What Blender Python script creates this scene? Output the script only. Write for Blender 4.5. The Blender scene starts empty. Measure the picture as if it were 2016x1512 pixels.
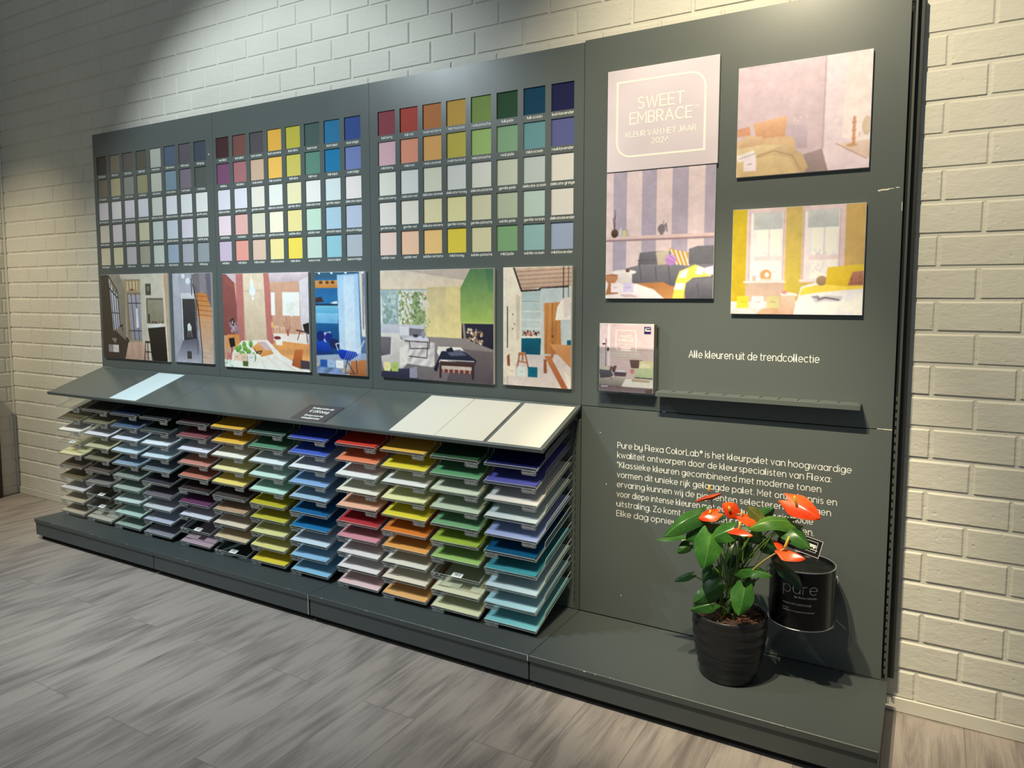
import bpy, math, random
import numpy as np
from mathutils import Vector, Matrix

# ------------------------------------------------------------------ camera, world, lights, exposure
S = bpy.context.scene
COL = S.collection
cd = bpy.data.cameras.new('camera')
cd.sensor_width = 36.0
cd.lens = 1437.85 / 2016.0 * 36.0
cd.shift_y = -45.6 / 2016.0
cd.clip_start = 0.02
cam = bpy.data.objects.new('camera', cd)
COL.objects.link(cam)
cam.location = (4.1073, -2.4478, 1.2866)
cam.rotation_euler = (1.4859, -0.0016, 0.5207)
S.camera = cam
S.view_settings.view_transform = 'Standard'
S.view_settings.look = 'None'
S.view_settings.gamma = 1.0
S.view_settings.use_curve_mapping = False
S.view_settings.exposure = 0.0
try:
    S.cycles.transparent_max_bounces = 32
    S.cycles.max_bounces = 6
except Exception:
    pass

W = bpy.data.worlds.new('shop_light')
S.world = W
W.use_nodes = True
W.node_tree.nodes['Background'].inputs[0].default_value = (0.80, 0.93, 1.0, 1)
W.node_tree.nodes['Background'].inputs[1].default_value = 0.205


def spot(name, loc, aim, watts, colour, angle, blend, radius=0.02):
    l = bpy.data.lights.new(name, 'SPOT')
    l.energy = watts
    l.color = colour
    l.spot_size = math.radians(angle)
    l.spot_blend = blend
    l.shadow_soft_size = radius
    o = bpy.data.objects.new(name, l)
    COL.objects.link(o)
    o.location = loc
    o.rotation_euler = (Vector(aim) - Vector(loc)).to_track_quat('-Z', 'Y').to_euler()
    return o


COOL = (0.84, 0.96, 1.0)
WARM = (1.0, 0.87, 0.61)
spot('cool_spotlight', (1.4, -1.7, 3.0), (1.5, -.3, .3), 215, COOL, 74, 0.95)
spot('cool_wall_washer', (1.2, -1.65, 3.0), (1.45, 0, 1.32), 128, COOL, 86, 0.5)
spot('warm_spotlight', (3.3, -1.4, 3.0), (3.6, 0, .42), 385, WARM, 34, 0.9)
spot('warm_wall_washer', (3.5, -1.4, 3.0), (3.72, 0, 1.5), 185, WARM, 84, 0.9)
spot('far_warm_spotlight', (-0.7, -1.6, 3.0), (-0.8, 0, 0.5), 170, (1.0, .86, .60), 62, 1.0)


# ------------------------------------------------------------------ helpers
def lin(c):
    out = []
    for v in c[:3]:
        v = max(0.0, min(255.0, float(v))) / 255.0
        out.append(v / 12.92 if v <= 0.04045 else ((v + 0.055) / 1.055) ** 2.4)
    return out


class NT:
    def __init__(s, name):
        s.m = bpy.data.materials.new(name)
        s.m.use_nodes = True
        s.t = s.m.node_tree
        s.b = s.t.nodes['Principled BSDF']

    def n(s, typ, **kw):
        nd = s.t.nodes.new(typ)
        for k, v in kw.items():
            if k.startswith('i_'):
                key = k[2:]
                key = int(key) if key.isdigit() else key.replace('_', ' ')
                nd.inputs[key].default_value = v
            else:
                setattr(nd, k, v)
        return nd

    def l(s, a, b):
        s.t.links.new(a, b)


def mat(name, rgb, rough=0.5, metal=0.0, bump=0.0, bscale=40.0, vary=0.0, spec=0.5, vscale=6.0):
    k = NT(name)
    c = lin(rgb) + [1.0]
    k.b.inputs['Base Color'].default_value = c
    k.b.inputs['Roughness'].default_value = rough
    k.b.inputs['Metallic'].default_value = metal
    k.b.inputs['Specular IOR Level'].default_value = spec
    tc = k.n('ShaderNodeTexCoord')
    if vary > 0:
        nz = k.n('ShaderNodeTexNoise', i_Scale=vscale, i_Detail=5.0)
        k.l(tc.outputs['Object'], nz.inputs['Vector'])
        rp = k.n('ShaderNodeValToRGB')
        rp.color_ramp.elements[0].position = 0.3
        rp.color_ramp.elements[1].position = 0.7
        rp.color_ramp.elements[0].color = [v * (1 - vary) for v in c[:3]] + [1]
        rp.color_ramp.elements[1].color = [min(1, v * (1 + vary)) for v in c[:3]] + [1]
        k.l(nz.outputs['Fac'], rp.inputs['Fac'])
        k.l(rp.outputs['Color'], k.b.inputs['Base Color'])
    if bump > 0:
        nb = k.n('ShaderNodeTexNoise', i_Scale=bscale, i_Detail=4.0)
        k.l(tc.outputs['Object'], nb.inputs['Vector'])
        bp = k.n('ShaderNodeBump', i_Strength=bump, i_Distance=0.002)
        k.l(nb.outputs['Fac'], bp.inputs['Height'])
        k.l(bp.outputs['Normal'], k.b.inputs['Normal'])
    return k.m


def frosted(name, rgb, see):
    k = NT(name)
    k.b.inputs['Base Color'].default_value = lin(rgb) + [1]
    k.b.inputs['Roughness'].default_value = .25
    tr = k.n('ShaderNodeBsdfTransparent')
    mx = k.n('ShaderNodeMixShader')
    mx.inputs[0].default_value = see
    k.l(k.b.outputs[0], mx.inputs[1])
    k.l(tr.outputs[0], mx.inputs[2])
    k.l(mx.outputs[0], k.t.nodes['Material Output'].inputs[0])
    return k.m


def acrylic(name, tint=(0.93, 0.95, 0.94), refl=0.06, edge=0.35):
    k = NT(name)
    t = k.t
    out = t.nodes['Material Output']
    t.nodes.remove(k.b)
    tr = k.n('ShaderNodeBsdfTransparent')
    tr.inputs[0].default_value = (*tint, 1)
    gl = k.n('ShaderNodeBsdfGlossy', i_Roughness=0.08)
    gl.inputs[0].default_value = (1, 1, 1, 1)
    lw = k.n('ShaderNodeLayerWeight', i_Blend=edge)
    mp = k.n('ShaderNodeMapRange')
    mp.inputs['To Min'].default_value = refl
    mp.inputs['To Max'].default_value = 0.55
    k.l(lw.outputs['Facing'], mp.inputs['Value'])
    mp.inputs['From Min'].default_value = 0.35
    mx = k.n('ShaderNodeMixShader')
    k.l(mp.outputs[0], mx.inputs[0])
    k.l(tr.outputs[0], mx.inputs[1])
    k.l(gl.outputs[0], mx.inputs[2])
    k.l(mx.outputs[0], out.inputs[0])
    return k.m


ORG = {}
KIDS = {}


class MB:
    def __init__(s):
        s.v, s.f, s.c, s.m = [], [], [], []
        s.cur = 0

    def add(s, vs, fs, col=None):
        o = len(s.v)
        s.v += [tuple(map(float, p)) for p in vs]
        s.f += [tuple(i + o for i in f) for f in fs]
        s.m += [s.cur] * len(fs)
        s.c += [col] * len(vs)

    def box(s, x0, x1, y0, y1, z0, z1, bev=0.0):
        if bev <= 0:
            vs = [(x, y, z) for z in (z0, z1) for y in (y0, y1) for x in (x0, x1)]
            s.add(vs, [(0, 2, 3, 1), (4, 5, 7, 6), (0, 1, 5, 4), (2, 6, 7, 3), (0, 4, 6, 2), (1, 3, 7, 5)])
            return
        b = bev
        vs, idx = [], {}
        for i, x in enumerate((x0, x1)):
            for j, y in enumerate((y0, y1)):
                for l, z in enumerate((z0, z1)):
                    for a in range(3):
                        p = [x, y, z]
                        for q in range(3):
                            if q != a:
                                p[q] += b if (i, j, l)[q] == 0 else -b
                        idx[(i, j, l, a)] = len(vs)
                        vs.append(tuple(p))
        fs = []

        def quad(k):
            fs.append(tuple(k))
        for e in (0, 1):
            quad([idx[(e, j, l, 0)] for j, l in ((0, 0), (0, 1), (1, 1), (1, 0))][::1 if e == 0 else -1])
            quad([idx[(i, e, l, 1)] for i, l in ((0, 0), (1, 0), (1, 1), (0, 1))][::1 if e == 0 else -1])
            quad([idx[(i, j, e, 2)] for i, j in ((0, 0), (0, 1), (1, 1), (1, 0))][::1 if e == 0 else -1])
        for p in (0, 1):
            for q in (0, 1):
                quad([idx[(p, q, 0, 0)], idx[(p, q, 0, 1)], idx[(p, q, 1, 1)], idx[(p, q, 1, 0)]])
                quad([idx[(p, 0, q, 0)], idx[(p, 0, q, 2)], idx[(p, 1, q, 2)], idx[(p, 1, q, 0)]])
                quad([idx[(0, p, q, 1)], idx[(0, p, q, 2)], idx[(1, p, q, 2)], idx[(1, p, q, 1)]])
        for i in (0, 1):
            for j in (0, 1):
                for l in (0, 1):
                    fs.append((idx[(i, j, l, 0)], idx[(i, j, l, 1)], idx[(i, j, l, 2)]))
        s.add(vs, fs)

    def prism(s, pts, fn0, fn1, rim=None):
        """extrude a 2-D outline: fn0/fn1 map (a, b) to the two end points"""
        n = len(pts)
        vs = [fn0(*p) for p in pts] + [fn1(*p) for p in pts]
        fs = [tuple(range(n - 1, -1, -1)), tuple(range(n, 2 * n))]
        fs += [(i, (i + 1) % n, n + (i + 1) % n, n + i) for i in range(n)]
        s.add(vs, fs)
        if rim is not None:
            s.m[-n:] = [rim] * n

    def tube(s, pts, r, n=8, cap=True):
        pts = [Vector(p) for p in pts]
        rs = r if isinstance(r, (list, tuple)) else [r] * len(pts)
        vs, fs = [], []
        up = Vector((0.31, 0.2, 0.93)).normalized()
        for i, p in enumerate(pts):
            d = (pts[min(i + 1, len(pts) - 1)] - pts[max(i - 1, 0)]).normalized()
            a = d.cross(up)
            if a.length < 1e-3:
                a = d.cross(Vector((1, 0, 0)))
            a.normalize()
            b = d.cross(a)
            for k in range(n):
                t = 2 * math.pi * k / n
                vs.append(p + a * (rs[i] * math.cos(t)) + b * (rs[i] * math.sin(t)))
        for i in range(len(pts) - 1):
            for k in range(n):
                fs.append((i * n + k, i * n + (k + 1) % n, (i + 1) * n + (k + 1) % n, (i + 1) * n + k))
        if cap:
            fs.append(tuple(range(n - 1, -1, -1)))
            fs.append(tuple(range((len(pts) - 1) * n, len(pts) * n)))
        s.add(vs, fs)

    def lathe(s, prof, c, n=48, wob=None):
        vs, fs = [], []
        for i, (r, z) in enumerate(prof):
            for k in range(n):
                t = 2 * math.pi * k / n
                vs.append((c[0] + r * math.cos(t), c[1] + r * math.sin(t), c[2] + z + (wob(i, t) if wob else 0)))
        for i in range(len(prof) - 1):
            for k in range(n):
                fs.append((i * n + k, i * n + (k + 1) % n, (i + 1) * n + (k + 1) % n, (i + 1) * n + k))
        s.add(vs, fs)

    def mesh(s, name, mats, off=(0, 0, 0), smooth=False):
        me = bpy.data.meshes.new(name)
        me.from_pydata([(x - off[0], y - off[1], z - off[2]) for x, y, z in s.v], [], s.f)
        if not isinstance(mats, (list, tuple)):
            mats = [mats]
        for m in mats:
            me.materials.append(m)
        if len(mats) > 1:
            me.polygons.foreach_set('material_index', s.m)
        if any(c is not None for c in s.c):
            at = me.color_attributes.new('Col', 'FLOAT_COLOR', 'POINT')
            arr = np.ones((len(s.v), 4), dtype=np.float32)
            for i, c in enumerate(s.c):
                if c is not None:
                    arr[i, :3] = c
            at.data.foreach_set('color', arr.ravel())
        if smooth:
            me.polygons.foreach_set('use_smooth', [True] * len(me.polygons))
        me.update()
        return me

    def build(s, name, mats, parent=None, smooth=False, local=False):
        off = (0, 0, 0)
        if parent is not None and not local:
            off = ORG[parent.name]
        me = s.mesh(name, mats, off, smooth)
        return link(name, me, parent, off)


def link(name, me, parent=None, off=(0, 0, 0)):
    o = bpy.data.objects.new(name, me)
    COL.objects.link(o)
    if parent is not None:
        o.parent = parent
        KIDS.setdefault(parent.name, []).append(o)
    ORG[o.name] = off
    return o


def tag(o, label=None, cat=None, group=None, kind=None):
    if label:
        o['label'] = label
    if cat:
        o['category'] = cat
    if group:
        o['group'] = group
    if kind:
        o['kind'] = kind
    return o


def thing(name, label, cat, loc=(0, 0, 0), group=None, rot=(0, 0, 0)):
    o = bpy.data.objects.new(name, None)
    COL.objects.link(o)
    o.location = loc
    o.rotation_euler = rot
    o.empty_display_size = 0.05
    ORG[o.name] = tuple(loc)
    return tag(o, label, cat, group)


def copy_tree(o, parent=None):
    c = o.copy()
    COL.objects.link(c)
    if parent is not None:
        c.parent = parent
        KIDS.setdefault(parent.name, []).append(c)
    ORG[c.name] = ORG.get(o.name, (0, 0, 0))
    for ch in KIDS.get(o.name, []):
        copy_tree(ch, c)
    return c


# ------------------------------------------------------------------ a round monoline stroke alphabet for the lettering
def arc(cx, cy, r, a0, a1, ry=None, n=None):
    ry = r if ry is None else ry
    n = n or max(4, int(abs(a1 - a0) / 22.5))
    return [(cx + r * math.cos(math.radians(a0 + (a1 - a0) * i / n)), cy + ry * math.sin(math.radians(a0 + (a1 - a0) * i / n))) for i in range(n + 1)]


def _glyphs():
    G = {}
    O = arc(.5, .5, .5, 0, 360, n=18)
    arch = [(0, .5)] + arc(.44, .56, .44, 180, 0) + [(.88, 0)]
    G['a'] = (1.0, [O, [(1, 0), (1, 1)]])
    G['b'] = (1.0, [O, [(0, 0), (0, 1.45)]])
    G['c'] = (.9, [arc(.5, .5, .5, 48, 312)])
    G['d'] = (1.0, [O, [(1, 0), (1, 1.45)]])
    G['e'] = (1.0, [[(.02, .5), (1, .5)] + arc(.5, .5, .5, 0, 315)[1:]])
    G['f'] = (.55, [[(.2, 0), (.2, 1.15)] + arc(.48, 1.15, .28, 180, 80), [(0, .95), (.52, .95)]])
    G['g'] = (1.0, [O, [(1, 1), (1, 0)] + arc(.5, 0, .5, 0, -140, ry=.45)])
    G['h'] = (.88, [[(0, 0), (0, 1.45)], arch])
    G['i'] = (.05, [[(.02, 0), (.02, 1)], [(.02, 1.33), (.02, 1.36)]])
    G['j'] = (.2, [[(.15, 1), (.15, -.2)] + arc(-.1, -.2, .25, 0, -90), [(.15, 1.33), (.15, 1.36)]])
    G['k'] = (.75, [[(0, 0), (0, 1.45)], [(.7, 1), (.02, .42)], [(.25, .6), (.75, 0)]])
    G['l'] = (.22, [[(.0, 1.45), (.0, .2)] + arc(.2, .2, .2, 180, 270)])
    G['m'] = (1.45, [[(0, 0), (0, 1)], [(0, .5)] + arc(.36, .64, .36, 180, 0) + [(.72, 0)], [(.72, .5)] + arc(1.08, .64, .36, 180, 0) + [(1.44, 0)]])
    G['n'] = (.88, [[(0, 0), (0, 1)], arch])
    G['o'] = (1.0, [O])
    G['p'] = (1.0, [O, [(0, -.45), (0, 1)]])
    G['q'] = (1.0, [O, [(1, -.45), (1, 1)]])
    G['I'] = (.1, [[(.05, 0), (.05, 1.4)]])
    G['O'] = (1.3, [arc(.65, .7, .65, 0, 360, ry=.7, n=18)])
    G['r'] = (.5, [[(0, 0), (0, 1)], [(0, .5)] + arc(.42, .56, .42, 180, 80)])
    G['s'] = (.7, [arc(.36, .74, .28, 40, 220, ry=.26) + arc(.36, .26, .32, 60, -140, ry=.26)])
    G['t'] = (.5, [[(.15, 1.3), (.15, .25)] + arc(.38, .25, .24, 180, 280), [(0, .95), (.48, .95)]])
    G['u'] = (.88, [[(0, 1), (0, .44)] + arc(.44, .44, .44, 180, 360) + [(.88, 1)], [(.88, .5), (.88, 0)]])
    G['v'] = (.85, [[(0, 1), (.42, 0), (.85, 1)]])
    G['w'] = (1.35, [[(0, 1), (.35, 0), (.68, .95), (1.0, 0), (1.35, 1)]])
    G['x'] = (.8, [[(0, 1), (.8, 0)], [(0, 0), (.8, 1)]])
    G['y'] = (.88, [[(0, 1), (0, .44)] + arc(.44, .44, .44, 180, 360) + [(.88, 1)], [(.88, .5), (.88, 0)] + arc(.44, 0, .44, 0, -140, ry=.45)])
    G['z'] = (.75, [[(0, 1), (.72, 1), (0, 0), (.75, 0)]])
    c = 1.4
    G['A'] = (1.15, [[(0, 0), (.57, c), (1.15, 0)], [(.2, .48), (.95, .48)]])
    G['B'] = (.9, [[(0, 0), (0, c)], [(.08, c), (.5, c)] + arc(.5, 1.06, .34, 90, -90)[1:] + [(.08, .72)], [(.5, .72)] + arc(.52, .36, .36, 90, -90)[1:] + [(.08, 0)]])
    G['C'] = (1.15, [arc(.68, .7, .68, 48, 312, ry=.7)])
    G['D'] = (1.1, [[(0, 0), (0, c), (.45, c)] + arc(.45, .7, .65, 90, -90, ry=.7) + [(0, 0)]])
    G['E'] = (.85, [[(.85, c), (0, c), (0, 0), (.85, 0)], [(0, .72), (.75, .72)]])
    G['F'] = (.8, [[(.8, c), (0, c), (0, 0)], [(0, .68), (.7, .68)]])
    G['H'] = (1.05, [[(0, 0), (0, c)], [(1.05, 0), (1.05, c)], [(0, .72), (1.05, .72)]])
    G['J'] = (.65, [[(.65, c), (.65, .35)] + arc(.32, .35, .33, 0, -160)])
    G['K'] = (.95, [[(0, 0), (0, c)], [(.9, c), (.02, .62)], [(.3, .85), (.95, 0)]])
    G['L'] = (.75, [[(0, c), (0, 0), (.75, 0)]])
    G['M'] = (1.3, [[(0, 0), (0, c), (.65, .45), (1.3, c), (1.3, 0)]])
    G['N'] = (1.05, [[(0, 0), (0, c), (1.05, 0), (1.05, c)]])
    G['P'] = (.9, [[(0, 0), (0, c)], [(.08, c), (.5, c)] + arc(.5, 1.02, .38, 90, -90)[1:] + [(.08, .64)]])
    G['R'] = (.95, [[(0, 0), (0, c)], [(.08, c), (.5, c)] + arc(.5, 1.02, .38, 90, -90)[1:] + [(.08, .64)], [(.5, .64), (.95, 0)]])
    G['S'] = (.9, [arc(.45, 1.04, .38, 40, 220, ry=.36) + arc(.45, .36, .42, 60, -145, ry=.36)])
    G['T'] = (1.0, [[(0, c), (1, c)], [(.5, c), (.5, 0)]])
    G['U'] = (1.0, [[(0, c), (0, .5)] + arc(.5, .5, .5, 180, 360) + [(1, c)]])
    G['V'] = (1.1, [[(0, c), (.55, 0), (1.1, c)]])
    G['W'] = (1.65, [[(0, c), (.42, 0), (.83, 1.3), (1.23, 0), (1.65, c)]])
    G['Z'] = (.95, [[(0, c), (.92, c), (0, 0), (.95, 0)]])
    G['0'] = (.95, [arc(.48, .7, .48, 0, 360, ry=.7, n=18)])
    G['1'] = (.35, [[(0, 1.1), (.3, c), (.3, 0)]])
    G['2'] = (.85, [arc(.42, 1.0, .4, 170, -35) + [(0, 0), (.85, 0)]])
    G['4'] = (.95, [[(.75, 0), (.75, c), (0, .4), (.95, .4)]])
    G['.'] = (.1, [[(.05, 0), (.05, .03)]])
    G[','] = (.1, [[(.06, .05), (0, -.2)]])
    G[':'] = (.1, [[(.05, .05), (.05, .08)], [(.05, .85), (.05, .88)]])
    G['"'] = (.3, [[(.0, c), (.0, 1.05)], [(.28, c), (.28, 1.05)]])
    G['-'] = (.5, [[(0, .5), (.5, .5)]])
    G['\u20ac'] = (1.1, [arc(.68, .7, .55, 50, 310, ry=.7), [(0, .85), (.8, .85)], [(0, .55), (.75, .55)]])
    G['\u00ae'] = (.6, [arc(.3, 1.15, .3, 0, 360, n=12), [(.2, 1.0), (.2, 1.3), (.38, 1.25), (.2, 1.15), (.4, 1.0)]])
    G['\u2122'] = (.8, [[(0, c), (.3, c)], [(.15, c), (.15, 1.1)], [(.42, 1.1), (.42, c), (.58, 1.2), (.75, c), (.75, 1.1)]])
    return G


GL = _glyphs()


def text_width(s, gap=.36):
    w = 0
    for ch in s:
        w += .5 if ch == ' ' else GL[ch][0] + gap
    return w - gap


def write(mb, s, fn, x, z, xh, stroke, width=None, align='l', gap=.36, col=None):
    """fn(a, b) -> 3-D point; x, z = baseline start; xh = x-height; stroke = line width"""
    w0 = text_width(s, gap) * xh
    kx = 1.0 if width is None else width / w0
    w0 *= kx
    if align == 'c':
        x -= w0 / 2
    elif align == 'r':
        x -= w0
    cx = 0.0
    h = stroke / 2
    for ch in s:
        if ch == ' ':
            cx += .5
            continue
        wd, strokes = GL[ch]
        for st in strokes:
            pts = [(x + (cx + a) * xh * kx, z + b * xh) for a, b in st]
            cl = len(pts) > 3 and abs(pts[0][0] - pts[-1][0]) + abs(pts[0][1] - pts[-1][1]) < 1e-6
            mb.lay = (getattr(mb, 'lay', 0) + 1) % 6
            ribbon(mb, pts[:-1] if cl else pts, h, fn, col, cl, mb.lay)
        cx += wd + gap
    return w0


def ribbon(mb, pts, h, fn, col=None, closed=False, lay=0):
    n = len(pts)
    P = [Vector(p) for p in pts]
    vs, fs = [], []
    for i in range(n):
        if closed:
            d0 = (P[i] - P[i - 1]).normalized()
            d1 = (P[(i + 1) % n] - P[i]).normalized()
        else:
            d0 = (P[i] - P[i - 1]).normalized() if i else (P[1] - P[0]).normalized()
            d1 = (P[i + 1] - P[i]).normalized() if i < n - 1 else d0
        n0, n1 = Vector((-d0.y, d0.x)), Vector((-d1.y, d1.x))
        m = n0 + n1
        m = n1 if m.length < .2 else m.normalized()
        k = h / max(.45, m.dot(n1))
        p = P[i]
        if not closed and i == 0:
            p = p - d1 * h * .7
        if not closed and i == n - 1:
            p = p + d0 * h * .7
        for q in (p + m * k, p - m * k):
            w = fn(*q)
            vs.append((w[0], w[1] - lay * 4e-5, w[2] + lay * 1.2e-5))
    for i in range(n if closed else n - 1):
        j = (i + 1) % n
        fs.append((2 * i, 2 * i + 1, 2 * j + 1, 2 * j))
    mb.add(vs, fs, col)


# ------------------------------------------------------------------ materials
def panel_mat(name, rgb, rough, bumpy=0.03):
    k = NT(name)
    k.b.inputs['Base Color'].default_value = lin(rgb) + [1]
    tc = k.n('ShaderNodeTexCoord')
    nz = k.n('ShaderNodeTexNoise', i_Scale=5.0, i_Detail=6.0)
    k.l(tc.outputs['Object'], nz.inputs['Vector'])
    mp = k.n('ShaderNodeMapRange')
    mp.inputs['To Min'].default_value = rough - .05
    mp.inputs['To Max'].default_value = rough + .06
    k.l(nz.outputs['Fac'], mp.inputs['Value'])
    k.l(mp.outputs[0], k.b.inputs['Roughness'])
    nb = k.n('ShaderNodeTexNoise', i_Scale=160.0, i_Detail=2.0)
    k.l(tc.outputs['Object'], nb.inputs['Vector'])
    bp = k.n('ShaderNodeBump', i_Strength=bumpy, i_Distance=0.001)
    k.l(nb.outputs['Fac'], bp.inputs['Height'])
    k.l(bp.outputs['Normal'], k.b.inputs['Normal'])
    return k.m


M = {}
M['panel'] = panel_mat('anthracite_panel', (88, 95, 93), .34)
M['slope'] = panel_mat('anthracite_slope', (84, 91, 88), .24, .015)
M['plinth'] = panel_mat('anthracite_plinth', (71, 77, 77), .42)
M['steel'] = panel_mat('anthracite_steel', (76, 81, 76), .45)
M['dark'] = mat('shadow_gap_black', (14, 14, 15), .8)
M['white_ink'] = mat('white_vinyl', (240, 240, 234), .55)
M['grey_ink'] = mat('pale_grey_vinyl', (205, 205, 205), .55)
M['chip'] = mat('bare_board_chip', (225, 218, 200), .8)
M['card'] = mat('black_card', (52, 52, 55), .5)
M['board_white'] = mat('poster_board', (225, 222, 218), .6)
M['paper'] = mat('white_paper', (240, 240, 238), .6)
M['acrylic'] = acrylic('clear_acrylic')
M['acrylic_tab'] = acrylic('clear_acrylic_tab', (.80, .81, .82), .16)
M['acrylic_edge'] = frosted('acrylic_cut_edge', (216, 221, 218), .5)
M['holder'] = acrylic('clear_holder', (.9, .92, .92), .08)


def wall_mat():
    k = NT('painted_brick')
    tc = k.n('ShaderNodeTexCoord')
    n1 = k.n('ShaderNodeTexNoise', i_Scale=3.0, i_Detail=5.0)
    k.l(tc.outputs['Object'], n1.inputs['Vector'])
    rp = k.n('ShaderNodeValToRGB')
    rp.color_ramp.elements[0].color = lin((203, 200, 188)) + [1]
    rp.color_ramp.elements[1].color = lin((222, 219, 207)) + [1]
    k.l(n1.outputs['Fac'], rp.inputs['Fac'])
    k.l(rp.outputs['Color'], k.b.inputs['Base Color'])
    k.b.inputs['Roughness'].default_value = .62
    mpx = k.n('ShaderNodeMapping')
    mpx.inputs['Scale'].default_value = (1, 1, 2.2)
    k.l(tc.outputs['Object'], mpx.inputs['Vector'])
    n2 = k.n('ShaderNodeTexNoise', i_Scale=28.0, i_Detail=6.0, i_Roughness=.62)
    k.l(mpx.outputs[0], n2.inputs['Vector'])
    n3 = k.n('ShaderNodeTexVoronoi', i_Scale=26.0)
    k.l(tc.outputs['Object'], n3.inputs['Vector'])
    r3 = k.n('ShaderNodeValToRGB')
    r3.color_ramp.elements[0].color = (0, 0, 0, 1)
    r3.color_ramp.elements[1].position = .16
    k.l(n3.outputs['Distance'], r3.inputs['Fac'])
    ad = k.n('ShaderNodeMath', operation='MULTIPLY_ADD')
    ad.inputs[1].default_value = .5
    k.l(r3.outputs['Color'], ad.inputs[0])
    k.l(n2.outputs['Fac'], ad.inputs[2])
    bp = k.n('ShaderNodeBump', i_Strength=.55, i_Distance=.004)
    k.l(ad.outputs[0], bp.inputs['Height'])
    k.l(bp.outputs['Normal'], k.b.inputs['Normal'])
    return k.m


def floor_mat():
    k = NT('grey_oak_planks')
    tc = k.n('ShaderNodeTexCoord')
    sp = k.n('ShaderNodeSeparateXYZ')
    k.l(tc.outputs['Object'], sp.inputs[0])
    sx = k.n('ShaderNodeMath', operation='ADD')
    sx.inputs[1].default_value = -3.203 + .2085 * 40
    k.l(sp.outputs['X'], sx.inputs[0])
    sy = k.n('ShaderNodeMath', operation='ADD')
    sy.inputs[1].default_value = 20.58
    k.l(sp.outputs['Y'], sy.inputs[0])
    cb = k.n('ShaderNodeCombineXYZ')
    k.l(sy.outputs[0], cb.inputs['X'])
    k.l(sx.outputs[0], cb.inputs['Y'])
    br = k.n('ShaderNodeTexBrick', offset=.37, offset_frequency=2, i_Scale=1.0)
    br.inputs['Brick Width'].default_value = 1.24
    br.inputs['Row Height'].default_value = .2085
    br.inputs['Mortar Size'].default_value = .0008
    br.inputs['Mortar Smooth'].default_value = .3
    br.inputs['Bias'].default_value = 0.0
    br.inputs['Color1'].default_value = (0, 0, 0, 1)
    br.inputs['Color2'].default_value = (1, 1, 1, 1)
    br.inputs['Mortar'].default_value = (.5, .5, .5, 1)
    k.l(cb.outputs[0], br.inputs['Vector'])
    rnd = k.n('ShaderNodeMath', operation='MULTIPLY')
    rnd.inputs[1].default_value = 37.0
    k.l(br.outputs['Color'], rnd.inputs[0])
    gx = k.n('ShaderNodeMath', operation='MULTIPLY')
    gx.inputs[1].default_value = 17.0
    k.l(sx.outputs[0], gx.inputs[0])
    gy = k.n('ShaderNodeMath', operation='MULTIPLY')
    gy.inputs[1].default_value = 1.5
    k.l(sy.outputs[0], gy.inputs[0])
    cg = k.n('ShaderNodeCombineXYZ')
    k.l(gx.outputs[0], cg.inputs['X'])
    k.l(gy.outputs[0], cg.inputs['Y'])
    k.l(rnd.outputs[0], cg.inputs['Z'])
    g1 = k.n('ShaderNodeTexNoise', i_Scale=1.2, i_Detail=8.0, i_Roughness=.66, i_Distortion=.9)
    k.l(cg.outputs[0], g1.inputs['Vector'])
    g2 = k.n('ShaderNodeTexWave', wave_type='RINGS', i_Scale=.55, i_Distortion=6.0, i_Detail=3.0)
    g2.inputs['Detail Scale'].default_value = 1.2
    k.l(cg.outputs[0], g2.inputs['Vector'])
    cf = k.n('ShaderNodeVectorMath', operation='MULTIPLY')
    cf.inputs[1].default_value = (12, 3.2, 1)
    k.l(cg.outputs[0], cf.inputs[0])
    g3 = k.n('ShaderNodeTexNoise', i_Scale=1.6, i_Detail=6.0, i_Roughness=.75, i_Distortion=.6)
    k.l(cf.outputs[0], g3.inputs['Vector'])
    m1 = k.n('ShaderNodeMath', operation='MULTIPLY_ADD')
    m1.inputs[1].default_value = .16
    k.l(g2.outputs['Fac'], m1.inputs[0])
    k.l(g1.outputs['Fac'], m1.inputs[2])
    m2 = k.n('ShaderNodeMath', operation='MULTIPLY_ADD')
    m2.inputs[1].default_value = .62
    k.l(g3.outputs['Fac'], m2.inputs[0])
    k.l(m1.outputs[0], m2.inputs[2])
    rp = k.n('ShaderNodeValToRGB')
    e = rp.color_ramp.elements
    e[0].position = .52
    e[0].color = lin((96, 88, 84)) + [1]
    e[1].position = 1.16 / 1.2
    e[1].color = lin((166, 155, 147)) + [1]
    e2 = e.new(.78)
    e2.color = lin((141, 132, 126)) + [1]
    e3 = e.new(.64)
    e3.color = lin((122, 113, 108)) + [1]
    k.l(m2.outputs[0], rp.inputs['Fac'])
    # plank to plank tone
    tn = k.n('ShaderNodeMapRange')
    tn.inputs['To Min'].default_value = .95
    tn.inputs['To Max'].default_value = 1.05
    k.l(br.outputs['Color'], tn.inputs['Value'])
    mt = k.n('ShaderNodeMix', data_type='RGBA', blend_type='MULTIPLY')
    mt.inputs[0].default_value = 1.0
    k.l(rp.outputs['Color'], mt.inputs[6])
    k.l(tn.outputs[0], mt.inputs[7])
    mm = k.n('ShaderNodeMix', data_type='RGBA')
    mm.inputs[7].default_value = lin((92, 87, 83)) + [1]
    k.l(br.outputs['Fac'], mm.inputs[0])
    k.l(mt.outputs[2], mm.inputs[6])
    k.l(mm.outputs[2], k.b.inputs['Base Color'])
    k.b.inputs['Roughness'].default_value = .5
    bp = k.n('ShaderNodeBump', i_Strength=.12, i_Distance=.002)
    k.l(g3.outputs['Fac'], bp.inputs['Height'])
    k.l(bp.outputs['Normal'], k.b.inputs['Normal'])
    return k.m


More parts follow.
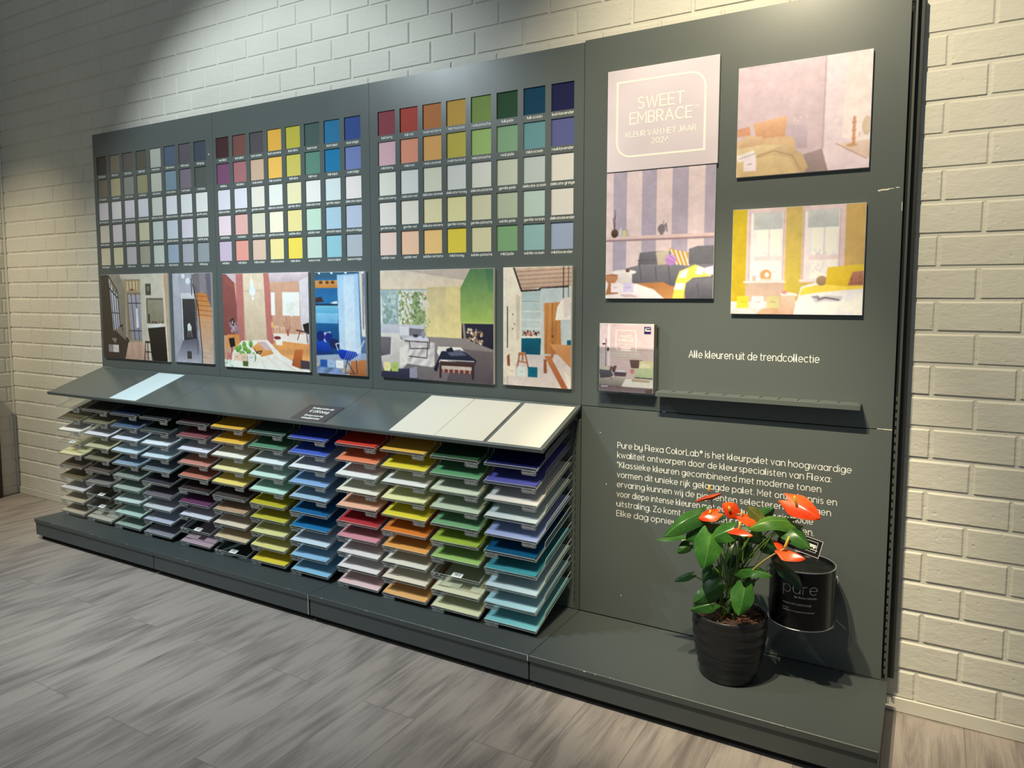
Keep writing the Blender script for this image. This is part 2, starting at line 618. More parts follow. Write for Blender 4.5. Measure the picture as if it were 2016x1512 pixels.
def attr_mat(name, rough=.4, spec=.5):
    k = NT(name)
    at = k.n('ShaderNodeAttribute', attribute_name='Col')
    k.l(at.outputs['Color'], k.b.inputs['Base Color'])
    k.b.inputs['Roughness'].default_value = rough
    k.b.inputs['Specular IOR Level'].default_value = spec
    return k.m


M['wall'] = wall_mat()
M['trim'] = mat('painted_baseboard', (212, 209, 196), .5)
M['floor'] = floor_mat()
M['print'] = attr_mat('printed_picture', .42, .35)

# ------------------------------------------------------------------ the room
WY = 0.055       # face of the brick wall behind the display
WX = -1.10       # face of the wall on the left


def brick_wall(name, s0, s1, z0, z1, fn, phase, zphase, mats, flip):
    rnd = random.Random(5)
    mb = MB()
    H, Lb, g, rec, ch = .0957, .2155, .0115, .0042, .0045

    def quad(vs):
        mb.add(vs, [(0, 1, 2, 3)] if not flip else [(3, 2, 1, 0)])
    quad([fn(s0, -rec, z0), fn(s1, -rec, z0), fn(s1, -rec, z1), fn(s0, -rec, z1)])
    k0 = int(math.floor((z0 - zphase) / H)) - 1
    k1 = int(math.ceil((z1 - zphase) / H)) + 1
    for k in range(k0, k1):
        b0 = zphase + k * H
        b1 = b0 + H - g
        b0, b1 = max(b0, z0), min(b1, z1)
        if b1 - b0 < .012:
            continue
        off = phase + (Lb / 2 if k % 2 else 0) + rnd.uniform(-.006, .006)
        i0 = int(math.floor((s0 - off) / Lb)) - 1
        for i in range(i0, int((s1 - off) / Lb) + 2):
            a0 = off + i * Lb + g / 2 + rnd.uniform(-.0015, .0015)
            a1 = off + (i + 1) * Lb - g / 2 + rnd.uniform(-.0015, .0015)
            a0, a1 = max(a0, s0), min(a1, s1)
            if a1 - a0 < .02:
                continue
            j = [rnd.uniform(-.0012, .0012) for _ in range(8)]
            n = rnd.uniform(-.0008, .0008)
            o = [fn(a0 - .002, -rec, b0 - .001), fn(a1 + .002, -rec, b0 - .001), fn(a1 + .002, -rec, b1 + .001), fn(a0 - .002, -rec, b1 + .001)]
            q = [fn(a0 + ch * .7 + j[0], n, b0 + ch * .35 + j[1]), fn(a1 - ch * .7 + j[2], n, b0 + ch * .35 + j[3]), fn(a1 - ch * .7 + j[4], n, b1 - ch + j[5]), fn(a0 + ch * .7 + j[6], n, b1 - ch + j[7])]
            fs = [(4, 5, 6, 7), (0, 1, 5, 4), (1, 2, 6, 5), (2, 3, 7, 6), (3, 0, 4, 7)]
            if flip:
                fs = [f[::-1] for f in fs]
            mb.add(o + q, fs)
    # solid backing behind the bricks
    a, b = fn(s0, -.12, z0), fn(s1, -rec - .001, z1)
    mb.box(min(a[0], b[0]), max(a[0], b[0]), min(a[1], b[1]), max(a[1], b[1]), z0, z1)
    return tag(mb.build(name, mats), kind='structure')


brick_wall('wall_back', WX, 6.2, 0, 3.4, lambda s, n, z: (s, WY - n, z), 4.118, 1.195, M['wall'], False)
brick_wall('wall_left', -4.6, WY + .005, 0, 3.4, lambda s, n, z: (WX + n, s, z), .02, 1.0, M['wall'], True)
mb = MB()
mb.box(WX - .12, 6.2, -4.6, WY + .12, -.05, 0)
tag(mb.build('floor', M['floor']), kind='structure')
for nm, bx in (('baseboard_back', (WX, 6.2, WY - .008, WY)), ('baseboard_left', (WX, WX + .008, -4.6, WY - .008))):
    mb = MB()
    mb.box(bx[0], bx[1], bx[2], bx[3], 0.0, .047, .003)
    tag(mb.build(nm, M['trim']), kind='structure')
mb = MB()
mb.tube([(WX + .004, WY - .004, .047), (WX + .004, WY - .004, 3.4)], .007, 6)
tag(mb.build('trim_1', M['trim']), kind='structure')
mb = MB()
mb.box(-1.07, -1.045, -.62, -.19, 0.03, .335, .004)
M['post'] = mat('dark_brown_wood', (44, 36, 30), .5, vary=.2)
# ------------------------------------------------------------------ the display wall
ZT, ZS, ZP = 2.192, .8945, .113
BX = [0.0, 1.006, 2.004, 3.0, 4.0205]


def frontp(y):
    return lambda a, b: (a, y, b)


SWN = [
    [['full ginger', 'full sand', 'full stone', 'full khaki', 'real cloud', 'full marine', 'full taupe', 'full grey'],
     ['real ginger', 'real sand', 'real stone', 'real khaki', 'mild cloud', 'real marine', 'real taupe', 'real grey'],
     ['gentle ginger', 'delicate sand', 'gentle stone', 'delicate khaki', 'delicate cloud', 'delicate marine', 'delicate taupe', 'gentle grey'],
     ['subtle ginger', 'gentle sand', 'gentle taupe', 'gentle khaki', 'gentle cloud', 'gentle marine', 'subtle taupe', 'subtle grey'],
     ['mild ginger', 'mild sand', 'mild stone', 'mild khaki', 'subtle cloud', 'mild marine', 'mild taupe', 'mild grey']],
    [['lush lilas', 'lush plum', 'lush umber', 'lush savanne', 'lush olive', 'lush river', 'lush aqua', 'lush indigo'],
     ['full lilas', 'full plum', 'real umber', 'full savanne', 'full olive', 'full river', 'full aqua', 'real indigo'],
     ['delicate lilas', 'gentle plum', 'gentle umber', 'delicate savanne', 'gentle olive', 'delicate river', 'gentle aqua', 'delicate aqua'],
     ['subtle lilas', 'real plum', 'subtle umber', 'gentle savanne', 'subtle olive', 'subtle river', 'smooth aqua', 'smooth indigo'],
     ['mild lilas', 'mild plum', 'mild umber', 'mild savanne', 'mild olive', 'suave river', 'suave aqua', 'suave indigo']],
    [['full berry', 'full red', 'real red terra', 'full mustard', 'real pistache', 'full jade', 'full ocean', 'lush lavender'],
     ['mild berry', 'mild red', 'real caramel', 'real mustard', 'mild pistache', 'real jade', 'mild ocean', 'real lavender'],
     ['delicate berry', 'delicate red', 'delicate caramel', 'delicate honey', 'delicate pistache', 'gentle jade', 'delicate ocean', 'delicate greige'],
     ['gentle berry', 'gentle red', 'delicate red terra', 'gentle honey', 'gentle pistache', 'subtle jade', 'gentle ocean', 'delicate lavender'],
     ['subtle rose', 'subtle red', 'subtle red terra', 'mild honey', 'subtle pistache', 'mild jade', 'subtle ocean', 'mild lavender']]]
SWC = [
    [[(88, 80, 72), (130, 124, 108), (100, 96, 89), (90, 89, 78), (172, 180, 172), (82, 98, 120), (92, 88, 98), (68, 78, 92)],
     [(134, 126, 108), (180, 174, 140), (138, 142, 135), (150, 150, 118), (186, 194, 184), (122, 146, 165), (122, 116, 130), (84, 92, 88)],
     [(226, 220, 228), (224, 226, 226), (214, 212, 222), (216, 220, 230), (208, 214, 210), (220, 228, 238), (220, 230, 234), (222, 230, 232)],
     [(212, 208, 194), (216, 212, 214), (200, 196, 200), (206, 207, 176), (196, 212, 210), (196, 210, 224), (212, 212, 228), (200, 210, 208)],
     [(206, 203, 178), (212, 210, 178), (194, 194, 198), (170, 170, 154), (196, 210, 204), (152, 172, 194), (166, 174, 186), (146, 158, 166)]],
    [[(66, 44, 47), (112, 76, 72), (80, 76, 82), (216, 170, 72), (178, 174, 68), (66, 90, 88), (36, 112, 158), (48, 76, 142)],
     [(118, 78, 112), (160, 110, 115), (196, 172, 150), (228, 186, 92), (194, 190, 96), (88, 134, 120), (22, 118, 168), (108, 128, 184)],
     [(214, 220, 234), (214, 220, 234), (222, 223, 214), (222, 232, 228), (224, 224, 184), (224, 230, 230), (206, 224, 230), (228, 226, 228)],
     [(226, 214, 226), (218, 176, 172), (212, 212, 194), (234, 234, 212), (226, 218, 156), (186, 220, 204), (166, 200, 222), (178, 194, 220)],
     [(198, 186, 210), (222, 158, 148), (212, 190, 172), (232, 224, 160), (232, 216, 92), (192, 216, 208), (140, 196, 214), (172, 184, 198)]],
    [[(142, 66, 76), (176, 70, 58), (192, 120, 70), (202, 160, 74), (124, 148, 80), (38, 72, 48), (0, 60, 88), (22, 25, 72)],
     [(224, 180, 188), (234, 154, 126), (234, 174, 102), (196, 180, 80), (156, 186, 112), (126, 164, 130), (100, 146, 154), (88, 92, 146)],
     [(234, 230, 216), (228, 227, 222), (228, 226, 204), (220, 220, 217), (220, 220, 212), (194, 200, 182), (184, 194, 194), (216, 212, 206)],
     [(238, 228, 220), (238, 230, 216), (236, 222, 180), (230, 222, 168), (212, 208, 178), (176, 187, 164), (178, 200, 194), (216, 212, 206)],
     [(240, 212, 200), (246, 200, 168), (244, 200, 132), (230, 206, 74), (216, 210, 172), (124, 166, 122), (142, 180, 182), (154, 166, 196)]]]
SW_ORG = [(.030, .1188), (1.0285, .1192), (2.0505, .1167)]
SWW, SWH, SWP, SWZ = .0925, .098, .1247, 2.0665
swmats = {}


def rgbmat(rgb, rough=.55, pre='paint_colour'):
    k = (tuple(rgb), rough)
    if k not in swmats:
        swmats[k] = mat(pre, rgb, rough, spec=.22)
    return swmats[k]


BOARD_LABEL = ['dark colour board of muted grey and brown swatches, leftmost of the three',
               'dark colour board with yellow, lilac and blue swatches, middle of the three',
               'dark colour board with red, orange, green and ocean blue swatches']


def colour_board(b):
    x0, x1 = BX[b] + .0008, BX[b + 1] - .0008
    t = thing('colour_board', BOARD_LABEL[b], 'display board', (x0, 0, ZS), 'colour swatch boards')
    ox, px = SW_ORG[b]
    xs, zs = [x0], []
    for c in range(8):
        xs += [ox + c * px, ox + c * px + SWW]
    xs.append(x1)
    zs = [ZS + .001]
    for r in range(4, -1, -1):
        zs += [SWZ - r * SWP - SWH, SWZ - r * SWP]
    zs.append(ZT)
    mb = MB()
    d = .0055
    for i in range(len(xs) - 1):
        for j in range(len(zs) - 1):
            a0, a1, c0, c1 = xs[i], xs[i + 1], zs[j], zs[j + 1]
            if i % 2 == 1 and j % 2 == 1:
                mb.add([(a0, 0, c0), (a1, 0, c0), (a1, 0, c1), (a0, 0, c1), (a0, d, c0), (a1, d, c0), (a1, d, c1), (a0, d, c1)],
                       [(0, 4, 5, 1), (1, 5, 6, 2), (2, 6, 7, 3), (3, 7, 4, 0)])
            else:
                mb.add([(a0, 0, c0), (a1, 0, c0), (a1, 0, c1), (a0, 0, c1)], [(0, 1, 2, 3)])
    mb.add([(x0, 0, zs[0]), (x1, 0, zs[0]), (x1, 0, ZT), (x0, 0, ZT), (x0, .018, zs[0]), (x1, .018, zs[0]), (x1, .018, ZT), (x0, .018, ZT)],
           [(0, 1, 5, 4), (1, 2, 6, 5), (2, 3, 7, 6), (3, 0, 4, 7), (5, 6, 7, 4)])
    mb.build('panel', M['panel'], t)
    for r in range(5):
        for c in range(8):
            a0 = ox + c * px
            z1 = SWZ - r * SWP
            nm = SWN[b][r][c]
            s = MB()
            s.box(a0 + .0003, a0 + SWW - .0003, .0045, .012, z1 - SWH + .0003, z1 - .0003)
            o = s.build('colour_swatch', rgbmat([min(250, SWC[b][r][c][0] * (1.04 if b < 2 else 1)), SWC[b][r][c][1], SWC[b][r][c][2] * (.98 if b < 2 else 1)], .68), t)
            o['label'] = nm + ' painted swatch'
            ink = MB()
            write(ink, nm, frontp(-.0005), a0 + SWW * .5 + .002, z1 - SWH - .0155, .0068, .0015, min(.098, text_width(nm, .28) * .0068), align='c')
            link('lettering', ink.mesh('lettering', M['white_ink'], ORG[t.name]), o, ORG[t.name])
    if b == 0:
        k = MB()
        ribbon(k, [(.973, 1.997), (.979, 1.992)], .0022, frontp(-.0006))
        k.build('paint_chip', M['chip'], t)
    return t


for b in range(3):
    colour_board(b)

# ---- right-hand boards
t = thing('display_board', 'tall plain dark board behind the pink and yellow room pictures', 'display board', (3.0, 0, ZS), 'plain dark boards of the right bay')
mb = MB()
mb.box(3.0008, 4.0205, 0, .018, ZS + .0005, ZT + .006, .0007)
mb.build('panel', M['panel'], t)
mb = MB()
write(mb, 'Alle kleuren uit de trendcollectie', frontp(-.0006), 3.398, 1.0885, .0168, .0023, .411)
mb.build('lettering', M['white_ink'], t)
mb = MB()
for pts, h in (([(3.955, 1.607), (3.965, 1.609), (3.979, 1.609), (3.983, 1.6105)], .0022), ([(3.986, 1.611), (3.995, 1.6115)], .001), ([(4.001, 1.613), (4.009, 1.613)], .0012),
               ([(3.9795, .8958), (3.992, .8957)], .0011), ([(3.995, .8957), (4.019, .8956)], .0014), ([(3.31, .8957), (3.318, .8957)], .001), ([(4.0185, 1.57), (4.0188, 1.545)], .0009)):
    ribbon(mb, pts, h, frontp(-.0006))
mb.build('paint_chip', M['chip'], t)

t = thing('text_board', 'dark lower board with white Dutch text behind the red flowers', 'display board', (3.0, 0, ZP), 'plain dark boards of the right bay')
mb = MB()
mb.box(3.0008, 4.0205, 0, .018, ZP + .002, ZS - .0018, .0007)
mb.build('panel', M['panel'], t)
mb = MB()
TX = ['Pure by Flexa ColorLab\u00ae is het kleurpalet van hoogwaardige', 'kwaliteit ontworpen door de kleurspecialisten van Flexa:', '"Klassieke kleuren gecombineerd met moderne tonen',
      'vormen dit unieke rijk gelaagde palet. Met onze kennis en', 'ervaring kunnen wij de pigmenten selecteren die zorgen', 'voor diepe intense kleuren met een natuurlijk zuurig mooie',
      'uitstraling. Zo komt jouw interieur nog meer tot leven.', 'Elke dag opnieuw."']
TW = [.769, .713, .684, .731, .715, .664, .668, .262]
for i, (s, w) in enumerate(zip(TX, TW)):
    write(mb, s, frontp(-.0006), 3.1445, .7505 - i * .0358, .0148, .0021, w)
mb.build('lettering', M['white_ink'], t)
mb = MB()
for pts, h in (([(3.891, .272), (3.905, .262), (3.917, .251)], .0009), ([(3.889, .275), (3.892, .272)], .0018), ([(3.832, .255), (3.834, .245), (3.829, .236)], .001), ([(3.815, .28), (3.818, .275)], .0012),
               ([(3.874, .248), (3.884, .2475)], .0008), ([(3.102, .614), (3.1025, .61)], .0014), ([(3.074, .8), (3.08, .8)], .0008), ([(3.165, .206), (3.167, .204)], .0015)):
    ribbon(mb, pts, h, frontp(-.0006))
mb.build('paint_chip', M['chip'], t)

# ---- slotted steel upright on the right end and the one between the bays
t = thing('steel_upright', 'slotted dark steel upright at the right end of the display', 'shelf upright', (4.04, .03, ZP))
mb = MB()
mb.box(4.0305, 4.0372, .003, WY - .006, ZP + .001, ZT, .001)
mb.build('post', M['steel'], t)
mb = MB()
mb.box(4.0373, 4.0545, .026, WY - .004, ZP + .001, ZT - .04, .001)
mb.build('rear_channel', mat('dark_olive_steel', (36, 37, 32), .5), t)
mb = MB()
mb.box(4.0215, 4.0303, .012, WY - .008, ZP + .001, ZT - .08)
mb.build('slot_channel', M['dark'], t)
mb = MB()
z = ZP + .02
while z < 1.0:
    mb.box(4.0262, 4.0304, .004, .010, z, z + .013)
    z += .025
mb.build('slot_teeth', M['steel'], t)

t = thing('steel_upright', 'narrow dark steel upright just right of the tray columns', 'shelf upright', (2.99, .0, ZP))
mb = MB()
mb.box(2.976, 2.9995, -.004, .018, ZP + .001, .842, .001)
mb.build('post', M['steel'], t)
mb = MB()
for k in range(26):
    mb.box(2.9795, 2.9815, -.0046, -.0041, ZP + .03 + k * .027, ZP + .045 + k * .027)
mb.build('slot_marks', M['dark'], t)

BACK_LABEL = ['dark back board behind the trays of the leftmost bay', 'dark back board behind the trays of the middle tray bay', 'dark back board behind the trays of the bay left of the plant']
for b in range(3):
    mb = MB()
    mb.box(BX[b] + .001, min(BX[b + 1] - .001, 2.9755), .001, .018, ZP + .001, ZS - .045)
    tag(mb.build('back_board', M['panel']), BACK_LABEL[b], 'back board', 'dark back boards behind the trays')

# ---- sloping lids over the trays
A = math.atan2(ZS - .781, .31)
ca, sa = math.cos(A), math.sin(A)


def onlid(x, d, h=0.0):
    """x, distance down the slope from the back edge, height above the slope"""
    return (x, -d * ca - h * sa, ZS - d * sa + h * ca)


LID_LABEL = ['sloping dark lid over the leftmost trays, bearing a pale blue sheet', 'sloping dark lid in the middle, bearing a small black card', 'sloping dark lid on the right, bearing three cream sheets']
LD = .31 / ca
for b in range(3):
    x0, x1 = BX[b] + .0008, BX[b + 1] - .0008
    t = thing('sloping_lid', LID_LABEL[b], 'shelf', (x0, 0, ZS), 'sloping lids over the trays')
    mb = MB()
    prof = [(.0005, 0), (LD - .012, 0), (LD - .012, -.012), (.012, -.012)]
    mb.prism(prof, lambda d, h: onlid(x0, d, h), lambda d, h: onlid(x1, d, h))
    mb.build('shelf_panel', M['slope'], t)
    mb = MB()
    prof = [(LD - .0112, -.0135), (LD - .0112, .002), (LD - .009, .0045), (LD - .003, .0045), (LD, .002), (LD + .001, -.010), (LD - .002, -.0135)]
    mb.prism(prof, lambda d, h: onlid(x0, d, h), lambda d, h: onlid(x1, d, h))
    mb.build('front_lip', M['slope'], t)
    mb = MB()
    for bx in (x0 + .012, x1 - .016):
        mb.prism([(.02, -.0125), (LD - .03, -.0125), (LD - .03, -.022), (.05, -.035), (.02, -.06)], lambda d, h: onlid(bx, d, h), lambda d, h: onlid(bx + .003, d, h))
    mb.build('bracket', M['steel'], t)

# ---- plinths
PL = [(-.004, BX[1] - .0008), (BX[1] + .0008, BX[2] - .0008), (BX[2] + .0008, BX[3] - .0008), (BX[3] + .0008, 4.038)]
PLAB = ['leftmost dark plinth unit, nearest the far corner', 'dark plinth unit, second from the left end', 'dark plinth unit under the reddest trays, third from the left', 'dark plinth unit that the flower pot stands on']
for b, (x0, x1) in enumerate(PL):
    t = thing('plinth', PLAB[b], 'plinth', (x0, -.2, 0), 'plinth units along the floor')
    yb = -.001 if b < 3 else -.0005
    mb = MB()
    mb.box(x0, x1, -.4065, yb, ZP - .021, ZP, .0015)
    mb.build('top_panel', M['plinth'], t)
    mb = MB()
    mb.box(x0 + .002, x1 - .002, -.4005, yb - .001, .026, ZP - .0205, .001)
    mb.build('front_panel', M['plinth'], t)
    mb = MB()
    mb.box(x0 + .01, x1 - (.01 if b < 3 else .004), -.375, yb - .001, 0, .0262)
    mb.build('kick_base', M['dark'], t)
    mb = MB()
    rnd = random.Random(b + 3)
    for k in range(7):
        xx = rnd.uniform(x0 + .04, x1 - .05)
        L_ = rnd.uniform(.004, .018)
        ribbon(mb, [(xx, ZP - .0008), (xx + L_, ZP - .0006)], rnd.uniform(.0004, .0009), lambda a, c: (a, -.4069, c))
    if b == 1:
        ribbon(mb, [(x1 - .0012, ZP - .001), (x1 - .001, ZP - .02), (x1 - .001, .03)], .0011, lambda a, c: (a, -.4069, c))
    if b == 2:
        ribbon(mb, [(x1 - .001, ZP - .001), (x1 - .001, ZP - .018)], .0014, lambda a, c: (a, -.4069, c))
    if b == 3:
        for xx, w in ((3.2, .003), (3.238, .002), (3.30, .001)):
            ribbon(mb, [(xx, ZP - .002), (xx + w * 2, ZP - .002)], w * .5, lambda a, c: (a, -.4069, c))
    mb.build('paint_chip', M['chip'], t)

# ---- narrow rail on the right-hand board
t = thing('brochure_rail', 'narrow dark ledge with shallow notches below the trend line', 'ledge', (3.3, 0, .953))
mb = MB()
mb.box(3.298, 3.9345, -.052, -.0005, .9535, .9705, .0012)
mb.build('ledge', M['panel'], t)
mb = MB()
xx = 3.299
for k in range(11):
    w = (3.9335 - 3.299) / 11
    mb.box(xx + .004, xx + w - .004, -.0505, -.004, .9704, .9728, .0006)
    xx += w
mb.build('ridges', M['panel'], t)
# ---- dark thing at the left edge of the view
mb = MB()
mb.box(WX + .012, -1.045, -.62, -.064, 0.0, .70, .004)
tag(mb.build('wooden_post', M['post']), 'dark brown upright against the left wall, cut by the picture edge', 'post')

# ------------------------------------------------------------------ acrylic trays and paint sample sheets
CX = [.049, .292, .535, .778, 1.056, 1.299, 1.543, 1.787, 2.052, 2.287, 2.522, 2.757]
TW_, TL_ = .213, .305
TANG = math.atan(.375)
RZ0, RDZ = .1330, .0632
TY = -.2905


def tray_mesh():
    mb = MB()
    t = .0025
    mb.box(0, TW_, 0, TL_, 0, t, .0006)
    # front lip
    lip = [(0, 0), (TW_, 0), (TW_, .004)] + [(TW_ - .008 + .008 * math.cos(a), .004 + .007 * math.sin(a)) for a in (.4, .9, 1.57)] + [(.008, .011), (.002, .009), (0, .004)]
    mb.prism(lip, lambda a, b: (a, -.0001, b + .0004), lambda a, b: (a, -.0026, b + .0004), 1)
    # side cheeks with the step
    side = [(0, 0), (TL_, 0), (TL_, .024), (.088, .024), (.081, .022), (.076, .016), (.073, .010), (.068, .007), (.0, .006)]
    for x in (0, TW_ - t):
        mb.prism(side, lambda a, b: (x, a, b + .0002), lambda a, b: (x + t, a, b + .0002), 1)
    mb.box(.0, TW_, TL_ - t, TL_, 0, .024)
    return mb.mesh('tray_body', [M['acrylic'], M['acrylic_edge']])


def tab_mesh(right):
    mb = MB()
    cx = TW_ - .034 if right else .030
    w, h, z = .029, .0088, -.0095
    out = []
    for k in range(24):
        a = 2 * math.pi * k / 24
        c, s_ = math.cos(a), math.sin(a)
        out.append((cx + (w - h) * (1 if c > 0 else -1) + h * c, z + h * s_))
    mb.prism(out, lambda a, b: (a, -.0034, b), lambda a, b: (a, -.0005, b), 1)
    mb.box(cx - .016, cx + .016, -.0034, -.0028, -.002, .004)
    return mb.mesh('label_tab', [M['acrylic_tab'], M['acrylic_edge']])


TRAY_ME = tray_mesh()
TAB_ME = {True: tab_mesh(True), False: tab_mesh(False)}
PIN_ME = MB()
for px_ in (.018, .040):
    PIN_ME.tube([(px_, -.004, .006), (px_, -.0005, .006)], .0022, 8)
PIN_ME = PIN_ME.mesh('pin', M['paper'])
STK_ME = MB()
STK_ME.box(.085, .130, .006, .031, .0026, .0029)
STK_ME.cur = 1
for k, w in enumerate((.002, .001, .003, .0012, .002, .001, .0025, .001)):
    STK_ME.box(.094 + k * .0037, .094 + k * .0037 + w, .014, .025, .0029, .0030)
STK_ME = STK_ME.mesh('price_sticker', [M['paper'], M['card']])


def sheet_mesh(name, style, m):
    """a stack of A4 paint sheets lying in its tray, tray coordinates"""
    mb = MB()
    nx, ny = 10, 14
    w0, w1, l0, l1 = .0035, TW_ - .0035, .0012, .287
    rnd = random.Random(name)
    th = (.0035, .006, .003, .005)[style]
    vs, fs = [], []
    for lay in (0, 1):
        for j in range(ny + 1):
            for i in range(nx + 1):
                a, b = i / nx, j / ny
                x, y = w0 + (w1 - w0) * a, l0 + (l1 - l0) * b
                z = .0028
                f = max(0.0, 1 - b * 4.2)
                if style == 1:
                    z += .004 * f * f * (1 - (2 * a - 1) ** 2) * .2 + .005 * f * (2 * a - 1) ** 2 * .6
                elif style == 2:
                    z += .004 * f * f
                elif style == 3:
                    z += .006 * f * a * a
                vs.append((x, y, z + th * lay))
    n1 = (nx + 1) * (ny + 1)
    for j in range(ny):
        for i in range(nx):
            p = j * (nx + 1) + i
            fs.append((p, p + nx + 1, p + nx + 2, p + 1))
            fs.append((n1 + p, n1 + p + 1, n1 + p + nx + 2, n1 + p + nx + 1))
    edge = [i for i in range(nx + 1)] + [(j + 1) * (nx + 1) - 1 for j in range(1, ny + 1)] + [ny * (nx + 1) + i for i in range(nx - 1, -1, -1)] + [j * (nx + 1) for j in range(ny - 1, 0, -1)]
    for k in range(len(edge)):
        p, q = edge[k], edge[(k + 1) % len(edge)]
        fs.append((p, q, n1 + q, n1 + p))
    mb.add(vs, fs)
    return mb.mesh(name, m)


# colour name, paint colour; None = the tray is empty and carries a white sticker, 0 = empty without sticker
T = [
    [0, ('dark olive brown', (92, 84, 62)), ('chalk white', (232, 230, 226)), None, ('pale cream', (214, 206, 160)), ('deep brown', (78, 64, 52)), ('khaki brown', (104, 92, 66)), ('light lilac grey', (206, 202, 204)), ('warm beige grey', (178, 168, 146)), ('stone beige', (176, 166, 146))],
    [('black brown', (50, 44, 40)), ('khaki grey', (118, 112, 88)), ('lilac white', (224, 224, 234)), ('pale sand', (188, 184, 150)), ('taupe green', (124, 118, 98)), ('brown taupe', (88, 78, 72)), ('mid grey', (126, 126, 122)), None, None, ('grey beige', (176, 174, 162))],
    [('midnight blue', (34, 40, 62)), ('slate blue', (76, 96, 122)), ('cold white', (220, 226, 238)), ('ice blue', (196, 214, 226)), ('blue grey', (138, 160, 182)), ('sage grey', (136, 148, 138)), ('mist green', (162, 176, 166)), ('pale blue green', (200, 218, 214)), ('pale mint', (176, 204, 196)), ('grey green', (156, 176, 164))],
    [('charcoal black', (36, 38, 40)), ('green black', (52, 60, 58)), ('frost white', (222, 230, 236)), ('pale ice blue', (202, 220, 228)), ('steel grey', (112, 124, 132)), ('charcoal plum', (66, 62, 68)), ('mauve grey', (110, 104, 112)), ('silver white', (200, 204, 210)), ('lilac grey', (184, 188, 208)), ('dusty mauve grey', (140, 138, 150))],
    [('dark bordeaux', (62, 46, 46)), ('plum rose', (126, 70, 74)), ('pale lilac', (216, 214, 228)), ('dusty pink', (192, 128, 112)), ('terracotta pink', (188, 116, 98)), ('bitter brown', (56, 44, 42)), ('deep purple', (104, 58, 92)), ('lavender white', (214, 212, 226)), None, ('lilac pink', (178, 150, 162))],
    [('mustard', (212, 162, 56)), ('mustard yellow', (222, 172, 62)), ('cream white', (232, 228, 214)), ('pale vanilla', (232, 218, 160)), ('soft yellow', (232, 208, 112)), ('dark umber', (70, 62, 58)), ('tan', (186, 152, 122)), ('pink cream', (224, 206, 184)), ('light biscuit', (212, 188, 152)), None],
    [('forest green', (54, 78, 66)), ('jade green', (86, 134, 104)), ('blue white', (222, 228, 230)), ('soft mint', (196, 222, 208)), ('mint', (184, 220, 202)), ('olive lime', (186, 172, 46)), ('lime yellow', (196, 186, 66)), ('light lemon', (222, 216, 150)), ('pale lemon', (226, 214, 138)), ('sun yellow', (226, 202, 62))],
    [('royal blue', (48, 66, 158)), ('cornflower blue', (66, 92, 180)), ('snow white', (230, 230, 232)), ('sky blue', (132, 168, 212)), ('powder blue', (160, 190, 214)), ('deep aqua blue', (28, 98, 148)), ('bright blue', (28, 112, 166)), ('ice white', (206, 222, 234)), ('light sky blue', (142, 188, 220)), ('clear sky blue', (136, 192, 222))],
    [('signal red', (196, 56, 42)), ('salmon orange', (226, 126, 86)), ('soft white', (232, 230, 226)), ('cream', (234, 226, 206)), ('peach', (236, 178, 148)), ('crimson', (176, 50, 58)), ('rose pink', (212, 142, 150)), ('blush white', (230, 220, 218)), ('shell white', (234, 224, 222)), ('pale pink', (232, 196, 196))],
    [('amber', (222, 170, 66)), ('bright yellow', (220, 202, 54)), ('neutral white', (228, 228, 222)), ('pale lime cream', (226, 222, 162)), ('lemon yellow', (222, 204, 58)), ('orange', (216, 120, 44)), ('apricot', (226, 160, 82)), ('off white', (226, 222, 206)), ('peach cream', (232, 218, 196)), ('light orange', (232, 176, 112))],
    [('dark bottle green', (36, 70, 44)), ('leaf green', (88, 144, 100)), ('pale sage', (202, 208, 186)), ('sage', (178, 192, 168)), ('mid green', (112, 160, 116)), ('lime green', (150, 174, 62)), ('spring green', (150, 186, 104)), None, ('pale green cream', (216, 214, 184)), ('pale pistachio', (212, 214, 174))],
    [('navy', (24, 26, 82)), ('indigo', (78, 80, 156)), ('light grey', (212, 208, 204)), ('pale blue grey', (190, 202, 206)), ('periwinkle', (148, 160, 208)), ('ocean blue', (6, 74, 112)), ('teal', (58, 138, 152)), ('pale blue', (184, 206, 214)), ('light aqua', (164, 204, 216)), ('aqua', (116, 184, 192))]]
COLN = ['leftmost', 'second', 'third', 'fourth', 'fifth', 'sixth', 'seventh', 'eighth', 'ninth', 'tenth', 'eleventh', 'rightmost']
ROWN = ['top', 'second', 'third', 'fourth', 'fifth', 'sixth', 'seventh', 'eighth', 'ninth', 'lowest']
text_me = {}


def tab_text(nm, right):
    k = (nm, right)
    if k not in text_me:
        mb = MB()
        cx = TW_ - .034 if right else .030
        write(mb, nm, lambda a, b: (a, -.0036, b), cx, -.0115, .0045, .0011, min(.044, text_width(nm) * .0045), align='c')
        text_me[k] = mb.mesh('label_text', M['white_ink'])
    return text_me[k]


protos = {}

def tray_proto(right, empty):
    r = thing('sample_tray', 'clear acrylic tray', 'tray', (0, 0, 0), 'clear acrylic sample trays', (TANG, 0, 0))
    link('tray_body', TRAY_ME, r)
    tab = link('label_tab', TAB_ME[right], r)
    link('label_text', tab_text('full berry', right), tab)
    if empty:
        link('price_sticker', STK_ME, r)
        if not right:
            link('pin', PIN_ME, r)
    return r


